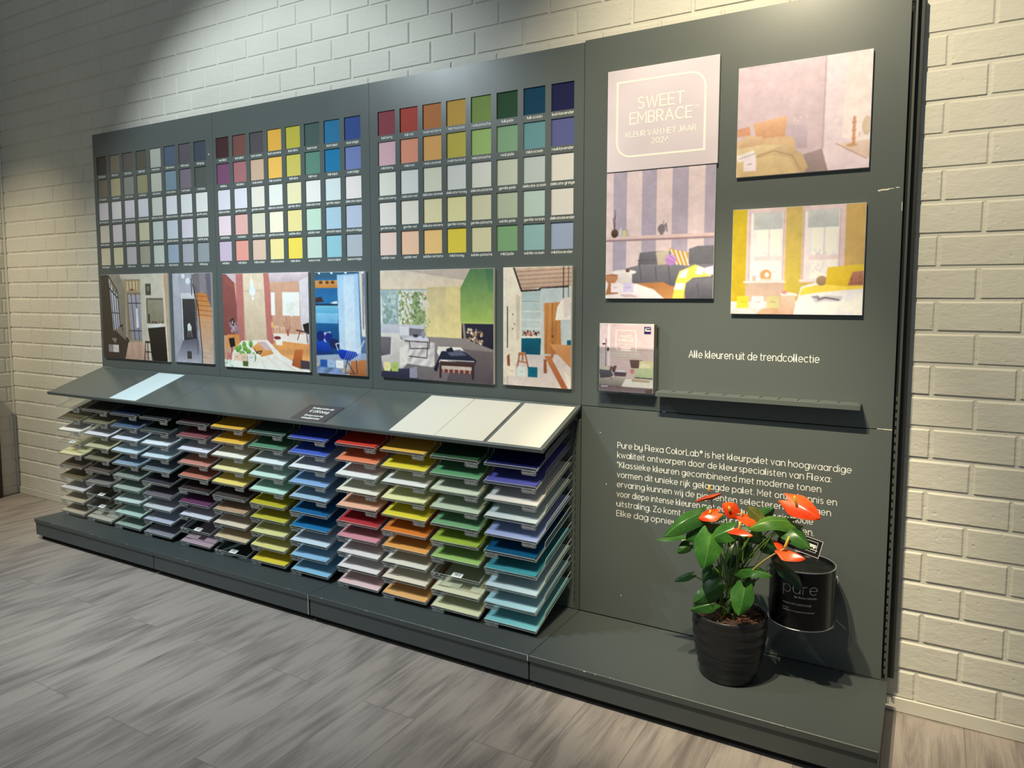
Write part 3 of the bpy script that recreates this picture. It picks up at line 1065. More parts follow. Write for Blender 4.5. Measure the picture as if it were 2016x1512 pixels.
first = {}
rnd = random.Random(21)
for c in range(12):
    b, k = c // 4, c % 4
    where_c = 'in the %s column' % COLN[c]
    for r in range(10):
        e = T[c][r]
        empty = not isinstance(e, tuple)
        right = r < 5
        key = (right, e is None)
        if key not in first:
            first[key] = tray_proto(right, e is None)
            o = first[key]
        else:
            o = copy_tree(first[key])
        jit = rnd.uniform(-.0015, .0015)
        loc = (CX[c] + jit, TY + rnd.uniform(-.001, .001), RZ0 + (9 - r) * RDZ)
        o.location = loc
        ORG[o.name] = loc
        pos = ('%s tray' if r in (0, 9) else '%s tray down') % ROWN[r]
        wl = '' if c in (0, 11) else ' from the left'
        if empty:
            o['label'] = 'empty clear tray%s, %s %s' % (' with white sticker' if e is None else '', pos.replace(' tray', ''), where_c + wl)
        else:
            o['label'] = 'clear tray of %s sheets, %s %s' % (e[0], pos.replace(' tray', ''), where_c + wl)
        # what the tab says
        cc = 2 * k + (1 if right else 0)
        nm = SWN[b][r % 5][cc]
        for ch in KIDS[o.name]:
            if ch.name.startswith('label_tab'):
                for tx in KIDS[ch.name]:
                    tx.data = tab_text(nm, right)
        if not empty:
            sty = rnd.choice((0, 0, 1, 2, 3))
            if (c, r) in ((11, 6), (8, 4), (4, 5)):
                sty = 3
            if (c, r) in ((0, 6), (2, 3)):
                sty = 1
            s = link('paint_sheets', sheet_mesh('paint_sheets', sty, rgbmat(e[1], .5)))
            s.location = loc
            s.rotation_euler = (TANG, 0, 0)
            tag(s, '%s paint sample sheets, %s %s' % (e[0], pos, where_c + wl), 'paint sheets', 'paint sample sheets in the clear trays')

# ------------------------------------------------------------------ loose sheets and card on the lids
SHEETS = [('pale ice blue paint sheet lying alone on the leftmost sloping lid', (206, 222, 224), .546, .758, 0),
          ('cream paint sheet, leftmost of three on the right sloping lid', (216, 211, 198), 2.336, 2.5455, .0),
          ('cream paint sheet, middle one of three on the right sloping lid', (216, 211, 198), 2.5475, 2.757, .0),
          ('cream paint sheet, rightmost of three, at the end of the sloping lid', (216, 211, 198), 2.775, 2.985, .0)]
for lab, col, x0, x1, _ in SHEETS:
    d0, d1 = LD - .0115 - .2965, LD - .0116
    mb = MB()
    mb.prism([(d0, .0002), (d1, .0002), (d1, .0028), (d0, .0028)], lambda d, h: onlid(x0, d, h), lambda d, h: onlid(x1, d, h))
    tag(mb.build('paint_sheet', rgbmat(col, .5)), lab, 'paint sheet', 'loose paint sheets on the sloping lids')
t = thing('price_card', 'small black card with white Dutch deposit text on the middle lid', 'card', onlid(1.9, .28))
x0, x1, d0, d1 = 1.806, 1.998, LD - .0116 - .133, LD - .0118
mb = MB()
mb.prism([(d0, .0002), (d1, .0002), (d1, .0020), (d0, .0020)], lambda d, h: onlid(x0, d, h), lambda d, h: onlid(x1, d, h))
mb.build('card', mat('dark_grey_card', (66, 64, 66), .42), t)
mb = MB()
for s, d, xh, w, st in (('De kleurstalen zijn', .033, .0085, .118, .0019), ('\u20ac 1,00 borg', .062, .0125, .104, .0028), ('Breng weer bij', .094, .0085, .10, .0019), ('verkooppunt retour', .115, .0085, .100, .0019)):
    write(mb, s, lambda a, z: onlid(a, d0 - z, .0023), (x0 + x1) / 2 + .004, -d, xh, st, w, align='c')
mb.build('lettering', M['white_ink'], t)


# ------------------------------------------------------------------ printed pictures (each print is a fine mesh with its own colours)
class Pic:
    def __init__(s, w, h, res=.0027):
        s.nx, s.ny = max(8, int(w / res)), max(8, int(h / res))
        k = 2
        s.k = k
        W_, H_ = s.nx * k, s.ny * k
        s.X, s.Y = np.meshgrid((np.arange(W_) + .5) / W_, (np.arange(H_) + .5) / H_)
        s.a = np.zeros((H_, W_, 3))
        s.asp = w / h
        s.rs = np.random.RandomState(7)

    def _put(s, m, c, c2=None, d='v'):
        if c2 is None:
            s.a[m] = c
        else:
            q = s.Y if d == 'v' else s.X
            t = q[m]
            if t.size == 0:
                return
            t = (t - t.min()) / max(1e-6, t.max() - t.min())
            s.a[m] = np.outer(1 - t, c) + np.outer(t, c2)

    def r(s, x0, y0, x1, y1, c, c2=None, d='v'):
        s._put((s.X >= x0) & (s.X < x1) & (s.Y >= y0) & (s.Y < y1), c, c2, d)

    def mask(s, pts):
        m = np.zeros(s.X.shape, bool)
        n = len(pts)
        for i in range(n):
            (xa, ya), (xb, yb) = pts[i], pts[(i + 1) % n]
            if ya == yb:
                continue
            c = ((s.Y < ya) != (s.Y < yb)) & (s.X < (xb - xa) * (s.Y - ya) / (yb - ya) + xa)
            m ^= c
        return m

    def p(s, pts, c, c2=None, d='v'):
        s._put(s.mask(pts), c, c2, d)

    def e(s, cx, cy, rx, ry, c, c2=None, d='v'):
        s._put(((s.X - cx) / rx) ** 2 + ((s.Y - cy) / ry) ** 2 < 1, c, c2, d)

    def ln(s, pts, w, c):
        for (xa, ya), (xb, yb) in zip(pts[:-1], pts[1:]):
            dx, dy = (xb - xa) * s.asp, yb - ya
            L2 = dx * dx + dy * dy + 1e-9
            t = np.clip((((s.X - xa) * s.asp) * dx + (s.Y - ya) * dy) / L2, 0, 1)
            m = ((s.X - xa) * s.asp - t * dx) ** 2 + (s.Y - ya - t * dy) ** 2 < (w / 2) ** 2
            s.a[m] = c

    def spk(s, x0, y0, x1, y1, cols, n, sz):
        for i in range(n):
            x, y = s.rs.uniform(x0, x1), s.rs.uniform(y0, y1)
            q = s.rs.uniform(.4, 1) * sz
            s.e(x, y, q / s.asp, q, cols[s.rs.randint(len(cols))])

    def grain(s, pts, amp, fx, fy):
        m = s.mask(pts)
        g = np.zeros(s.X.shape)
        for i in range(5):
            a, b, c = s.rs.uniform(.5, 1.5) * fx, s.rs.uniform(.5, 1.5) * fy, s.rs.uniform(0, 6)
            g += np.sin(s.X * a + s.Y * b + c + 1.3 * np.sin(s.X * a * .3 + s.Y * b * .2))
        s.a[m] = np.clip(s.a[m] * (1 + amp * g[m] / 3)[:, None], 0, 255)

    def blur(s, a, n):
        for ax in (0, 1):
            for _ in range(2):
                p = np.pad(a, [(n, n) if i == ax else (0, 0) for i in range(3)], mode='edge')
                c = np.cumsum(np.concatenate([np.zeros_like(np.take(p, [0], ax)), p], ax), ax)
                L = a.shape[ax]
                a = (np.take(c, np.arange(2 * n + 1, 2 * n + 1 + L), ax) - np.take(c, np.arange(0, L), ax)) / (2 * n + 1)
        return a

    def colours(s):
        # the softness, mottling and film grain a printed photograph has
        k = s.k
        a = s.a
        H_, W_ = a.shape[:2]
        nz = np.zeros((H_, W_, 1))
        for n, amp in ((3, .6), (9, .8)):
            q = s.blur(s.rs.uniform(-1, 1, (H_, W_, 1)), min(n, H_ // 4))
            nz += amp * q / (q.std() + 1e-6)
        wide = s.blur(a, max(2, W_ // 22))
        a = s.blur(a * .84 + wide * .04 + .12 * (2 * a - s.blur(a, max(1, W_ // 50))), 1)
        s.a = np.clip(a * (1 + .017 * nz), 0, 255)
        a = s.a.reshape(s.ny, k, s.nx, k, 3).mean((1, 3)) / 255.0
        return np.where(a <= .04045, a / 12.92, ((a + .055) / 1.055) ** 2.4)


def print_mesh(pic, fn, name, parent):
    """fn(u, v) -> 3-D point; u to the right, v downwards"""
    c = pic.colours()
    if fn(0, 0)[0] > 3.0:      # printed paper under the yellow lamps: the inks themselves are less yellow
        c = np.clip(c * np.array([.96, 1.0, 1.22]), 0, .9)
    else:
        c = np.clip(c * np.array([1.05, 1.0, .98]), 0, .9)
    ny, nx = c.shape[:2]
    vs = [fn(i / (nx - 1), j / (ny - 1)) for j in range(ny) for i in range(nx)]
    fs = [(j * nx + i, (j + 1) * nx + i, (j + 1) * nx + i + 1, j * nx + i + 1) for j in range(ny - 1) for i in range(nx - 1)]
    off = ORG[parent.name]
    me = bpy.data.meshes.new(name)
    me.from_pydata([(x - off[0], y - off[1], z - off[2]) for x, y, z in vs], [], fs)
    at = me.color_attributes.new('Col', 'FLOAT_COLOR', 'POINT')
    arr = np.ones((ny * nx, 4), dtype=np.float32)
    arr[:, :3] = c.reshape(-1, 3)
    at.data.foreach_set('color', arr.ravel())
    me.materials.append(M['print'])
    return link(name, me, parent, off)


def chips(P, y0, y1, items):
    for x0, x1, c in items:
        P.r(x0, y0, x1, y1, c)
        P.r(x0 + (x1 - x0) * .3, (y0 + y1) / 2 - .003, x0 + (x1 - x0) * .7, (y0 + y1) / 2 + .003, [v * .75 for v in c])


def pic_hall(P):
    P.r(0, 0, 1, 1, (176, 170, 152), (160, 152, 138))
    P.r(.2, 0, .62, .06, (218, 210, 196))
    P.p([(0, 0), (.13, 0), (.2, .66), (.42, .76), (.36, 1), (0, 1)], (80, 73, 62), (66, 58, 50))
    P.p([(.10, .0), (.30, 0), (.38, .2), (.36, .78), (.2, .66), (.14, .02)], (160, 156, 140), (128, 120, 106))
    P.p([(.13, .04), (.20, .2), (.265, .24), (.28, .62), (.175, .67)], (226, 230, 242), (190, 196, 214))
    for a in ((.15, .1, .19, .66), (.19, .16, .22, .65), (.23, .2, .25, .63)):
        P.ln([(a[0], a[1]), (a[2], a[3])], .012, (40, 40, 50))
    P.ln([(.13, .16), (.26, .28)], .014, (40, 40, 46))
    P.ln([(.15, .45), (.27, .46)], .008, (40, 40, 46))
    P.ln([(.13, .02), (.26, .2), (.28, .62)], .014, (60, 55, 50))
    P.e(.31, .6, .014, .012, (40, 36, 34))
    P.ln([(.27, .62), (.31, .6), (.32, .66)], .012, (40, 36, 34))
    P.r(.39, .07, .62, .2, (172, 140, 96), (190, 160, 118))
    P.r(.4, .085, .6, .19, (222, 200, 160))
    for x in (.44, .49, .54, .58):
        P.ln([(x, .085), (x + .004, .19)], .008, (60, 52, 40))
    P.p([(.44, .19), (.48, .17), (.53, .19)], (110, 70, 40))
    P.r(.4, .215, .63, .77, (150, 132, 102))
    P.p([(.42, .24), (.605, .24), (.625, .76), (.445, .76)], (178, 178, 190), (150, 150, 166))
    for x in (.485, .55):
        P.ln([(x - .015, .24), (x + .02, .76)], .009, (48, 46, 50))
    for y in (.34, .66):
        P.ln([(.42, y), (.62, y)], .009, (48, 46, 50))
    P.p([(.53, .4), (.56, .4), (.57, .62), (.53, .63)], (236, 236, 246))
    P.r(.61, 0, .97, 1, (216, 214, 196), (206, 200, 184))
    P.r(.685, .115, .765, .245, (86, 88, 74))
    P.e(.725, .17, .02, .03, (130, 122, 100))
    P.r(.695, .28, .94, .57, (164, 158, 138), (142, 136, 116))
    P.r(.695, .28, .94, .30, (110, 104, 90))
    P.r(.69, .3, .71, .57, (120, 114, 98))
    P.r(.715, .46, .735, .57, (60, 52, 46))
    P.spk(.74, .54, .93, .58, [(90, 66, 50), (150, 120, 90), (60, 50, 44)], 30, .012)
    P.p([(.68, .575), (.95, .565), (.96, .62), (.7, .64)], (226, 222, 216))
    P.p([(.75, .6), (.9, .56), (.86, .63)], (248, 246, 244))
    P.p([(.7, .625), (.96, .6), (.99, 1), (.76, 1)], (52, 44, 38), (34, 28, 26))
    P.p([(.4, .8), (.63, .79), (.72, 1), (.34, 1)], (206, 176, 156), (182, 152, 136))
    P.grain([(.4, .8), (.63, .79), (.72, 1), (.34, 1)], .05, 30, 4)
    P.p([(.92, 0), (.97, 0), (1, .6), (1, 1), (.97, 1)], (224, 214, 198))
    P.p([(.955, 0), (1, 0), (1, 1), (.985, 1)], (206, 168, 128))
    P.r(.65, .775, .74, .795, (74, 56, 46))
    for a in ((.66, .79, .635, 1), (.73, .79, .75, 1), (.69, .79, .69, .98)):
        P.ln([(a[0], a[1]), (a[2], a[3])], .014, (48, 38, 34))
    P.ln([(.645, .9), (.745, .9)], .01, (48, 38, 34))
    P.p([(.13, .76), (.22, .755), (.2, .82)], (140, 132, 116))
    P.r(.085, .835, .16, .925, (150, 146, 146))
    P.r(.16, .835, .245, .925, (220, 214, 214))


def pic_stairs(P):
    P.r(0, 0, 1, 1, (170, 172, 184), (150, 150, 164))
    P.r(.18, 0, .56, .24, (176, 178, 192))
    P.p([(0, 0), (.16, 0), (.22, .86), (.06, .95), (0, .95)], (190, 194, 206), (160, 162, 176))
    P.r(.2, .22, .58, .28, (208, 210, 216))
    P.p([(.22, .285), (.57, .285), (.6, .75), (.24, .78)], (66, 64, 66), (50, 48, 52))
    P.p([(.22, .285), (.25, .285), (.26, .78), (.23, .79)], (206, 208, 214))
    P.p([(.24, .75), (.62, .72), (.72, 1), (.06, 1), (.06, .92)], (92, 92, 106), (176, 178, 192))
    P.p([(.5, .02), (.62, .0), (1, .0), (1, .35), (.75, .28), (.58, .26)], (120, 116, 120))
    P.p([(.7, 0), (.86, 0), (.86, .2), (.72, .24)], (136, 134, 140))
    P.p([(.86, 0), (1, 0), (1, .4), (.92, .3)], (104, 100, 116))
    P.p([(.58, .22), (.86, .22), (1, .42), (1, 1), (.74, 1), (.66, .6)], (196, 130, 72), (206, 184, 168))
    for i in range(14):
        y = .25 + i * .052
        x0 = .60 + i * .0105
        c = (170, 100, 46) if y < .5 else (188, 164, 144)
        P.ln([(x0, y), (1, y + .012)], .010, c)
    P.r(.7, .5, 1, .5, (0, 0, 0))
    P.ln([(.53, .12), (.66, .4), (.73, .93)], .012, (34, 32, 36))
    P.ln([(.5, .06), (.5, .24)], .01, (34, 32, 36))
    P.ln([(.6, .3), (.61, .9)], .006, (40, 38, 40))
    for x in (.55, .58, .63):
        P.ln([(x, .14), (x + .06, .62)], .004, (50, 46, 46))
    P.e(.29, .03, .045, .028, (222, 232, 244))
    P.e(.41, .085, .06, .036, (220, 232, 246))
    P.p([(.36, .57), (.42, .55), (.47, .6), (.46, .64), (.36, .64)], (220, 226, 226))
    for a, b in ((.37, .35), (.40, .40), (.44, .45), (.46, .48)):
        P.ln([(a, .64), (b, .71)], .006, (170, 164, 158))
    P.r(.33, .87, .45, .955, (64, 62, 64))
    P.r(.37, .905, .41, .912, (110, 108, 108))
    P.ln([(.72, .93), (.71, .99)], .01, (40, 36, 36))


def pic_pink(P):
    P.r(0, 0, 1, 1, (214, 170, 144), (196, 150, 128))
    P.p([(0, 0), (.14, 0), (.2, .66), (0, .66)], (150, 88, 84), (128, 76, 72))
    P.p([(.04, 0), (.2, 0), (.2, .1), (.14, .09)], (206, 190, 196))
    P.r(.17, .0, .255, .74, (190, 122, 118), (176, 110, 106))
    P.p([(.255, 0), (.5, 0), (.52, .74), (.275, .74)], (232, 218, 194), (206, 186, 160))
    P.ln([(.26, .185), (.5, .18)], .005, (190, 170, 146))
    P.ln([(.39, .3), (.4, .72)], .003, (200, 182, 156))
    P.p([(.5, 0), (.565, 0), (.61, .72), (.53, .74)], (196, 124, 116), (186, 112, 106))
    P.p([(.56, 0), (1, 0), (1, .1), (.9, .09), (.57, .1)], (222, 206, 212), (196, 180, 186))
    P.p([(.9, .09), (1, .04), (1, .72), (.95, .7), (.91, .5)], (228, 222, 230), (206, 200, 206))
    P.r(.58, .2, .625, .435, (246, 244, 238))
    P.r(.71, .2, .9, .435, (250, 248, 240))
    P.spk(.76, .3, .88, .42, [(226, 232, 226), (236, 238, 234)], 30, .03)
    P.r(.60, .62, .97, .72, (236, 222, 214), (240, 228, 220))
    P.p([(.6, .69), (1, .72), (1, .88), (.68, .88), (.6, .76)], (214, 146, 84), (228, 166, 104))
    P.grain([(.6, .69), (1, .72), (1, .88), (.68, .88), (.6, .76)], .08, 4, 60)
    P.p([(.04, .65), (.19, .64), (.2, .76), (.02, .8)], (206, 138, 76), (220, 156, 96))
    P.p([(.06, .52), (.16, .5), (.2, .62), (.17, .64), (.1, .62)], (150, 120, 130))
    P.p([(.08, .5), (.12, .47), (.16, .54), (.1, .56)], (40, 34, 38))
    P.spk(.08, .5, .18, .62, [(190, 168, 176), (120, 96, 106)], 30, .014)
    P.e(.645, .665, .04, .018, (120, 50, 58))
    P.p([(.62, .69), (.7, .69), (.7, .74), (.63, .74)], (248, 240, 226))
    for x in (.59, .62, .65, .69, .72):
        P.ln([(x, .55), (x + .005, .63)], .006, (240, 218, 170))
    P.ln([(.58, .55), (.66, .55)], .008, (244, 226, 180))
    P.ln([(.69, .56), (.74, .56)], .008, (230, 200, 176))
    P.p([(.575, .5), (.6, .5), (.61, .56), (.58, .56)], (230, 180, 110))
    for a in ((.76, .62, .75, .45), (.765, .62, .79, .48), (.76, .62, .72, .5), (.765, .62, .8, .54)):
        P.ln([(a[0], a[1]), (a[2], a[3])], .005, (130, 82, 66))
    P.r(.755, .58, .775, .64, (160, 96, 60))
    P.p([(.93, .52), (1, .5), (1, .62), (.95, .6)], (34, 30, 34))
    P.ln([(.86, .58), (.98, .6)], .014, (90, 56, 48))
    for a in ((.9, .59, .87, .68), (.97, .6, .98, .7)):
        P.ln([(a[0], a[1]), (a[2], a[3])], .008, (50, 36, 34))
    P.p([(.22, .71), (.53, .69), (.69, .84), (1, .98), (1, 1.01), (0, 1.01), (.05, .9)], (240, 232, 222), (246, 240, 230))
    for a in ((.42, .82, .5, 1), (.52, .86, .68, 1), (.6, .86, .86, 1)):
        P.ln([(a[0], a[1]), (a[2], a[3])], .005, (206, 190, 176))
    P.p([(.34, .78), (.42, .72), (.56, .78), (.6, .83), (.46, .87)], (226, 164, 96), (214, 148, 82))
    P.p([(.4, .71), (.5, .71), (.58, .79), (.5, .8)], (210, 180, 182))
    P.ln([(.4, .82), (.46, .81), (.44, .84), (.4, .83)], .01, (50, 40, 40))
    P.ln([(.4, .84), (.37, .79)], .008, (50, 40, 40))
    P.p([(.06, .69), (.13, .68), (.14, .77), (.08, .79)], (30, 28, 32))
    P.ln([(.1, .78), (.09, .9)], .01, (40, 34, 34))
    P.p([(.84, .78), (.93, .77), (.9, .97), (.8, .94)], (196, 112, 62), (166, 86, 46))
    P.p([(.9, .88), (1, .89), (1, .97), (.9, .97)], (70, 60, 64))
    for cx, cy, rx, ry in ((.17, .8, .03, .035), (.25, .75, .025, .035), (.33, .74, .024, .04), (.3, .82, .03, .03), (.22, .84, .035, .025), (.26, .79, .03, .03), (.36, .88, .03, .05), (.2, .78, .02, .03)):
        P.e(cx, cy, rx, ry, (134, 186, 92), (84, 140, 62))
    P.p([(.22, .87), (.3, .87), (.29, .98), (.23, .98)], (74, 104, 48))
    chips(P, .845, .925, [(.035, .095, (196, 120, 116)), (.115, .2, (232, 206, 182)), (.205, .285, (222, 198, 170)), (.29, .375, (236, 234, 236))])
    P.spk(.0, .93, .18, 1, [(226, 236, 226), (180, 206, 190), (244, 246, 240)], 40, .02)
    P.r(.355, 0, .362, .12, (240, 240, 240))
    P.e(.36, .13, .018, .08, (240, 246, 250))
    P.e(.366, .185, .036, .05, (214, 236, 244), (240, 250, 252))
    P.e(.37, .26, .014, .02, (250, 250, 252))


def pic_blue(P):
    P.r(0, 0, 1, 1, (44, 108, 160), (30, 86, 140))
    P.r(0, 0, .85, .06, (52, 96, 128))
    P.r(.0, .08, .46, .155, (214, 160, 92), (196, 132, 66))
    for x in (.12, .25, .36):
        P.e(x, .1, .04, .015, (110, 62, 34))
    P.r(0, .155, .46, .31, (38, 104, 162), (44, 116, 174))
    P.p([(0, .25), (.12, .24), (.18, .29), (0, .3)], (70, 46, 48))
    P.p([(.3, .3), (.44, .28), (.46, .32)], (226, 238, 246))
    P.r(0, .31, .46, .325, (24, 44, 70))
    P.r(0, .325, .46, .40, (120, 190, 222), (92, 170, 210))
    P.r(0, .4, .46, .50, (136, 196, 232), (110, 176, 220))
    P.r(0, .5, .47, .8, (28, 92, 148), (20, 66, 122))
    P.p([(.45, .03), (.86, .02), (.9, .8), (.48, .8)], (170, 208, 238), (196, 220, 242))
    P.p([(.58, .04), (.78, .04), (.8, .78), (.6, .78)], (196, 222, 246), (218, 234, 250))
    P.p([(.86, .02), (1, 0), (1, .8), (.9, .8)], (104, 140, 176), (80, 110, 150))
    P.p([(.88, .0), (.96, 0), (.99, .62), (.92, .62)], (216, 212, 206), (232, 226, 218))
    P.r(.94, .0, .965, .55, (140, 128, 120))
    P.p([(.12, .6), (.3, .58), (.33, .68), (.14, .69)], (228, 230, 234))
    P.e(.26, .64, .08, .05, (24, 40, 132))
    P.e(.1, .63, .08, .055, (22, 36, 110))
    P.e(.38, .7, .1, .05, (26, 38, 84))
    P.p([(0, .69), (.16, .67), (.32, .74), (.3, .78), (0, .78)], (24, 76, 190), (16, 52, 150))
    P.r(0, .78, .36, .82, (20, 50, 110))
    P.p([(0, .82), (.44, .8), (.9, .78), (1, .78), (1, 1.01), (0, 1.01)], (150, 178, 214), (184, 160, 140))
    P.p([(.7, .86), (1, .84), (1, 1), (.66, 1)], (196, 128, 78), (170, 104, 60))
    P.p([(0, .93), (.42, .92), (.62, 1.01), (0, 1.01)], (110, 138, 180), (130, 150, 190))
    P.grain([(0, .9), (.6, .9), (.7, 1), (0, 1)], .15, 30, 60)
    P.ln([(.46, .78), (.4, .7), (.47, .69), (.62, .78), (.8, .8), (.96, .66)], .01, (226, 232, 242))
    P.p([(.42, .77), (.5, .75), (.8, .77), (.84, .8), (.66, .86), (.5, .84)], (18, 66, 196), (14, 40, 140))
    for i in range(7):
        P.ln([(.56 + i * .045, .86), (.68 + i * .045, .72 - i * .01)], .004, (214, 224, 240))
    for a in ((.62, .86, .58, .98), (.62, .86, .76, .98), (.8, .85, .82, .97), (.58, .98, .8, .98)):
        P.ln([(a[0], a[1]), (a[2], a[3])], .008, (34, 38, 56))
    chips(P, .86, .935, [(.08, .22, (34, 88, 168)), (.24, .38, (160, 190, 228)), (.4, .55, (246, 248, 250))])
    for x in (.09, .34, .62, .95):
        P.e(x, .008, .022, .012, (255, 255, 250))


def pic_living(P):
    P.r(0, 0, 1, 1, (224, 206, 142), (206, 196, 150))
    P.p([(0, 0), (.82, 0), (.74, .16), (.43, .175), (0, .18)], (220, 208, 190), (232, 214, 190))
    P.grain([(0, 0), (.82, 0), (.74, .16), (0, .18)], .012, 20, 5)
    P.p([(.2, 0), (.82, 0), (.76, .1)], (196, 182, 172))
    P.r(0, .175, .43, .53, (206, 220, 222), (214, 224, 216))
    P.r(.02, .18, .16, .5, (176, 198, 202))
    P.spk(.02, .2, .16, .5, [(160, 184, 186), (196, 214, 214), (140, 164, 160)], 80, .03)
    P.spk(.18, .2, .42, .52, [(150, 166, 110), (200, 206, 176), (226, 230, 220), (120, 140, 90), (176, 160, 120), (232, 232, 226)], 420, .018)
    P.spk(.31, .2, .37, .5, [(110, 138, 92), (150, 172, 120)], 60, .02)
    P.r(.16, .18, .17, .56, (160, 176, 178))
    P.r(0, .175, .43, .185, (160, 170, 166))
    P.p([(.43, .16), (.73, .15), (.74, .62), (.6, .62), (.43, .6)], (222, 206, 150), (234, 218, 156))
    P.p([(.43, .16), (.6, .155), (.6, .6), (.45, .6)], (206, 192, 150), (236, 222, 160))
    P.p([(.81, 0), (1, 0), (1, .475), (.725, .475), (.725, .17)], (84, 128, 88), (168, 196, 104))
    P.p([(.93, 0), (1, 0), (1, .2), (.96, .2)], (70, 114, 92), (100, 146, 98))
    P.r(.735, .475, 1, .72, (42, 42, 62), (34, 34, 50))
    P.r(.725, .468, 1, .478, (190, 206, 120))
    P.spk(.78, .53, .91, .7, [(214, 200, 184), (180, 150, 120), (120, 96, 80), (240, 230, 216), (90, 70, 60)], 110, .014)
    P.p([(.74, .475), (.76, .475), (.78, .7), (.76, .7)], (150, 140, 130))
    P.p([(0, .6), (.75, .61), (1, .7), (1, 1.01), (0, 1.01)], (150, 142, 140), (112, 104, 108))
    P.p([(.7, .7), (1, .72), (1, 1.01), (.6, 1.01)], (112, 102, 106), (84, 76, 84))
    P.p([(0, .5), (.4, .5), (.4, .62), (.22, .62), (0, .6)], (206, 208, 220), (186, 188, 202))
    P.p([(.27, .53), (.41, .54), (.4, .6), (.27, .6)], (120, 118, 128))
    P.p([(.18, .52), (.27, .52), (.27, .6), (.18, .6)], (224, 224, 232))
    P.p([(.2, .6), (.28, .6), (.5, .66), (.5, .86), (.48, .88), (.25, .86)], (196, 192, 196), (216, 212, 210))
    P.grain([(.24, .72), (.5, .66), (.48, .88), (.25, .86)], .1, 60, 60)
    P.p([(.22, .62), (.42, .6), (.46, .64), (.3, .66)], (214, 214, 228))
    P.ln([(.23, .65), (.44, .655), (.43, .8), (.27, .79)], .008, (66, 44, 40))
    P.ln([(.27, .65), (.28, .72), (.45, .71), (.455, .63)], .008, (66, 44, 40))
    P.e(.4, .585, .02, .035, (150, 152, 172))
    P.e(.33, .6, .025, .015, (60, 60, 74))
    P.ln([(.42, .56), (.42, .36)], .005, (180, 172, 160))
    P.p([(.405, .28), (.45, .28), (.455, .34), (.395, .34)], (226, 216, 200))
    P.spk(.4, .45, .46, .55, [(160, 176, 120), (196, 200, 150)], 14, .01)
    P.p([(0, .58), (.17, .58), (.19, .63), (.26, .7), (.25, .86), (.2, .92), (.02, .92), (0, .8)], (226, 222, 216), (196, 190, 186))
    P.p([(0, .62), (.1, .62), (.09, .78), (0, .8)], (120, 112, 122), (96, 90, 100))
    P.p([(.18, .72), (.26, .68), (.25, .86), (.18, .9)], (232, 228, 222))
    P.p([(.53, .69), (.73, .69), (.83, .8), (.84, .82), (.56, .82), (.52, .74)], (232, 228, 222))
    P.p([(.56, .73), (.75, .72), (.86, .8), (.85, .83), (.55, .81), (.52, .92), (.49, .9)], (38, 44, 66), (24, 28, 48))
    P.p([(.6, .73), (.72, .71), (.78, .76), (.64, .77)], (92, 96, 120))
    P.p([(.6, .71), (.65, .69), (.67, .73), (.61, .74)], (30, 34, 50))
    P.p([(.54, .82), (.85, .82), (.84, .87), (.55, .86)], (80, 56, 52), (60, 42, 42))
    P.p([(.55, .86), (.84, .86), (.84, .89), (.56, .89)], (196, 182, 170))
    P.p([(.55, .89), (.84, .89), (.83, .92), (.56, .92)], (110, 54, 50))
    for i in range(6):
        P.r(.57 + i * .045, .89, .585 + i * .045, .92, (176, 150, 140))
    P.r(.54, .86, .56, .97, (62, 42, 42))
    P.r(.82, .86, .84, .97, (58, 40, 42))
    P.ln([(.54, .83), (.55, .81), (.84, .81)], .008, (236, 230, 224))
    P.p([(0, .95), (.08, .92), (.3, .9), (.36, 1.01), (0, 1.01)], (60, 60, 84), (44, 44, 68))
    P.p([(.27, .9), (.34, .88), (.34, .99), (.27, .99)], (150, 150, 170))
    chips(P, .855, .94, [(.03, .09, (238, 226, 160)), (.1, .165, (176, 202, 104))])


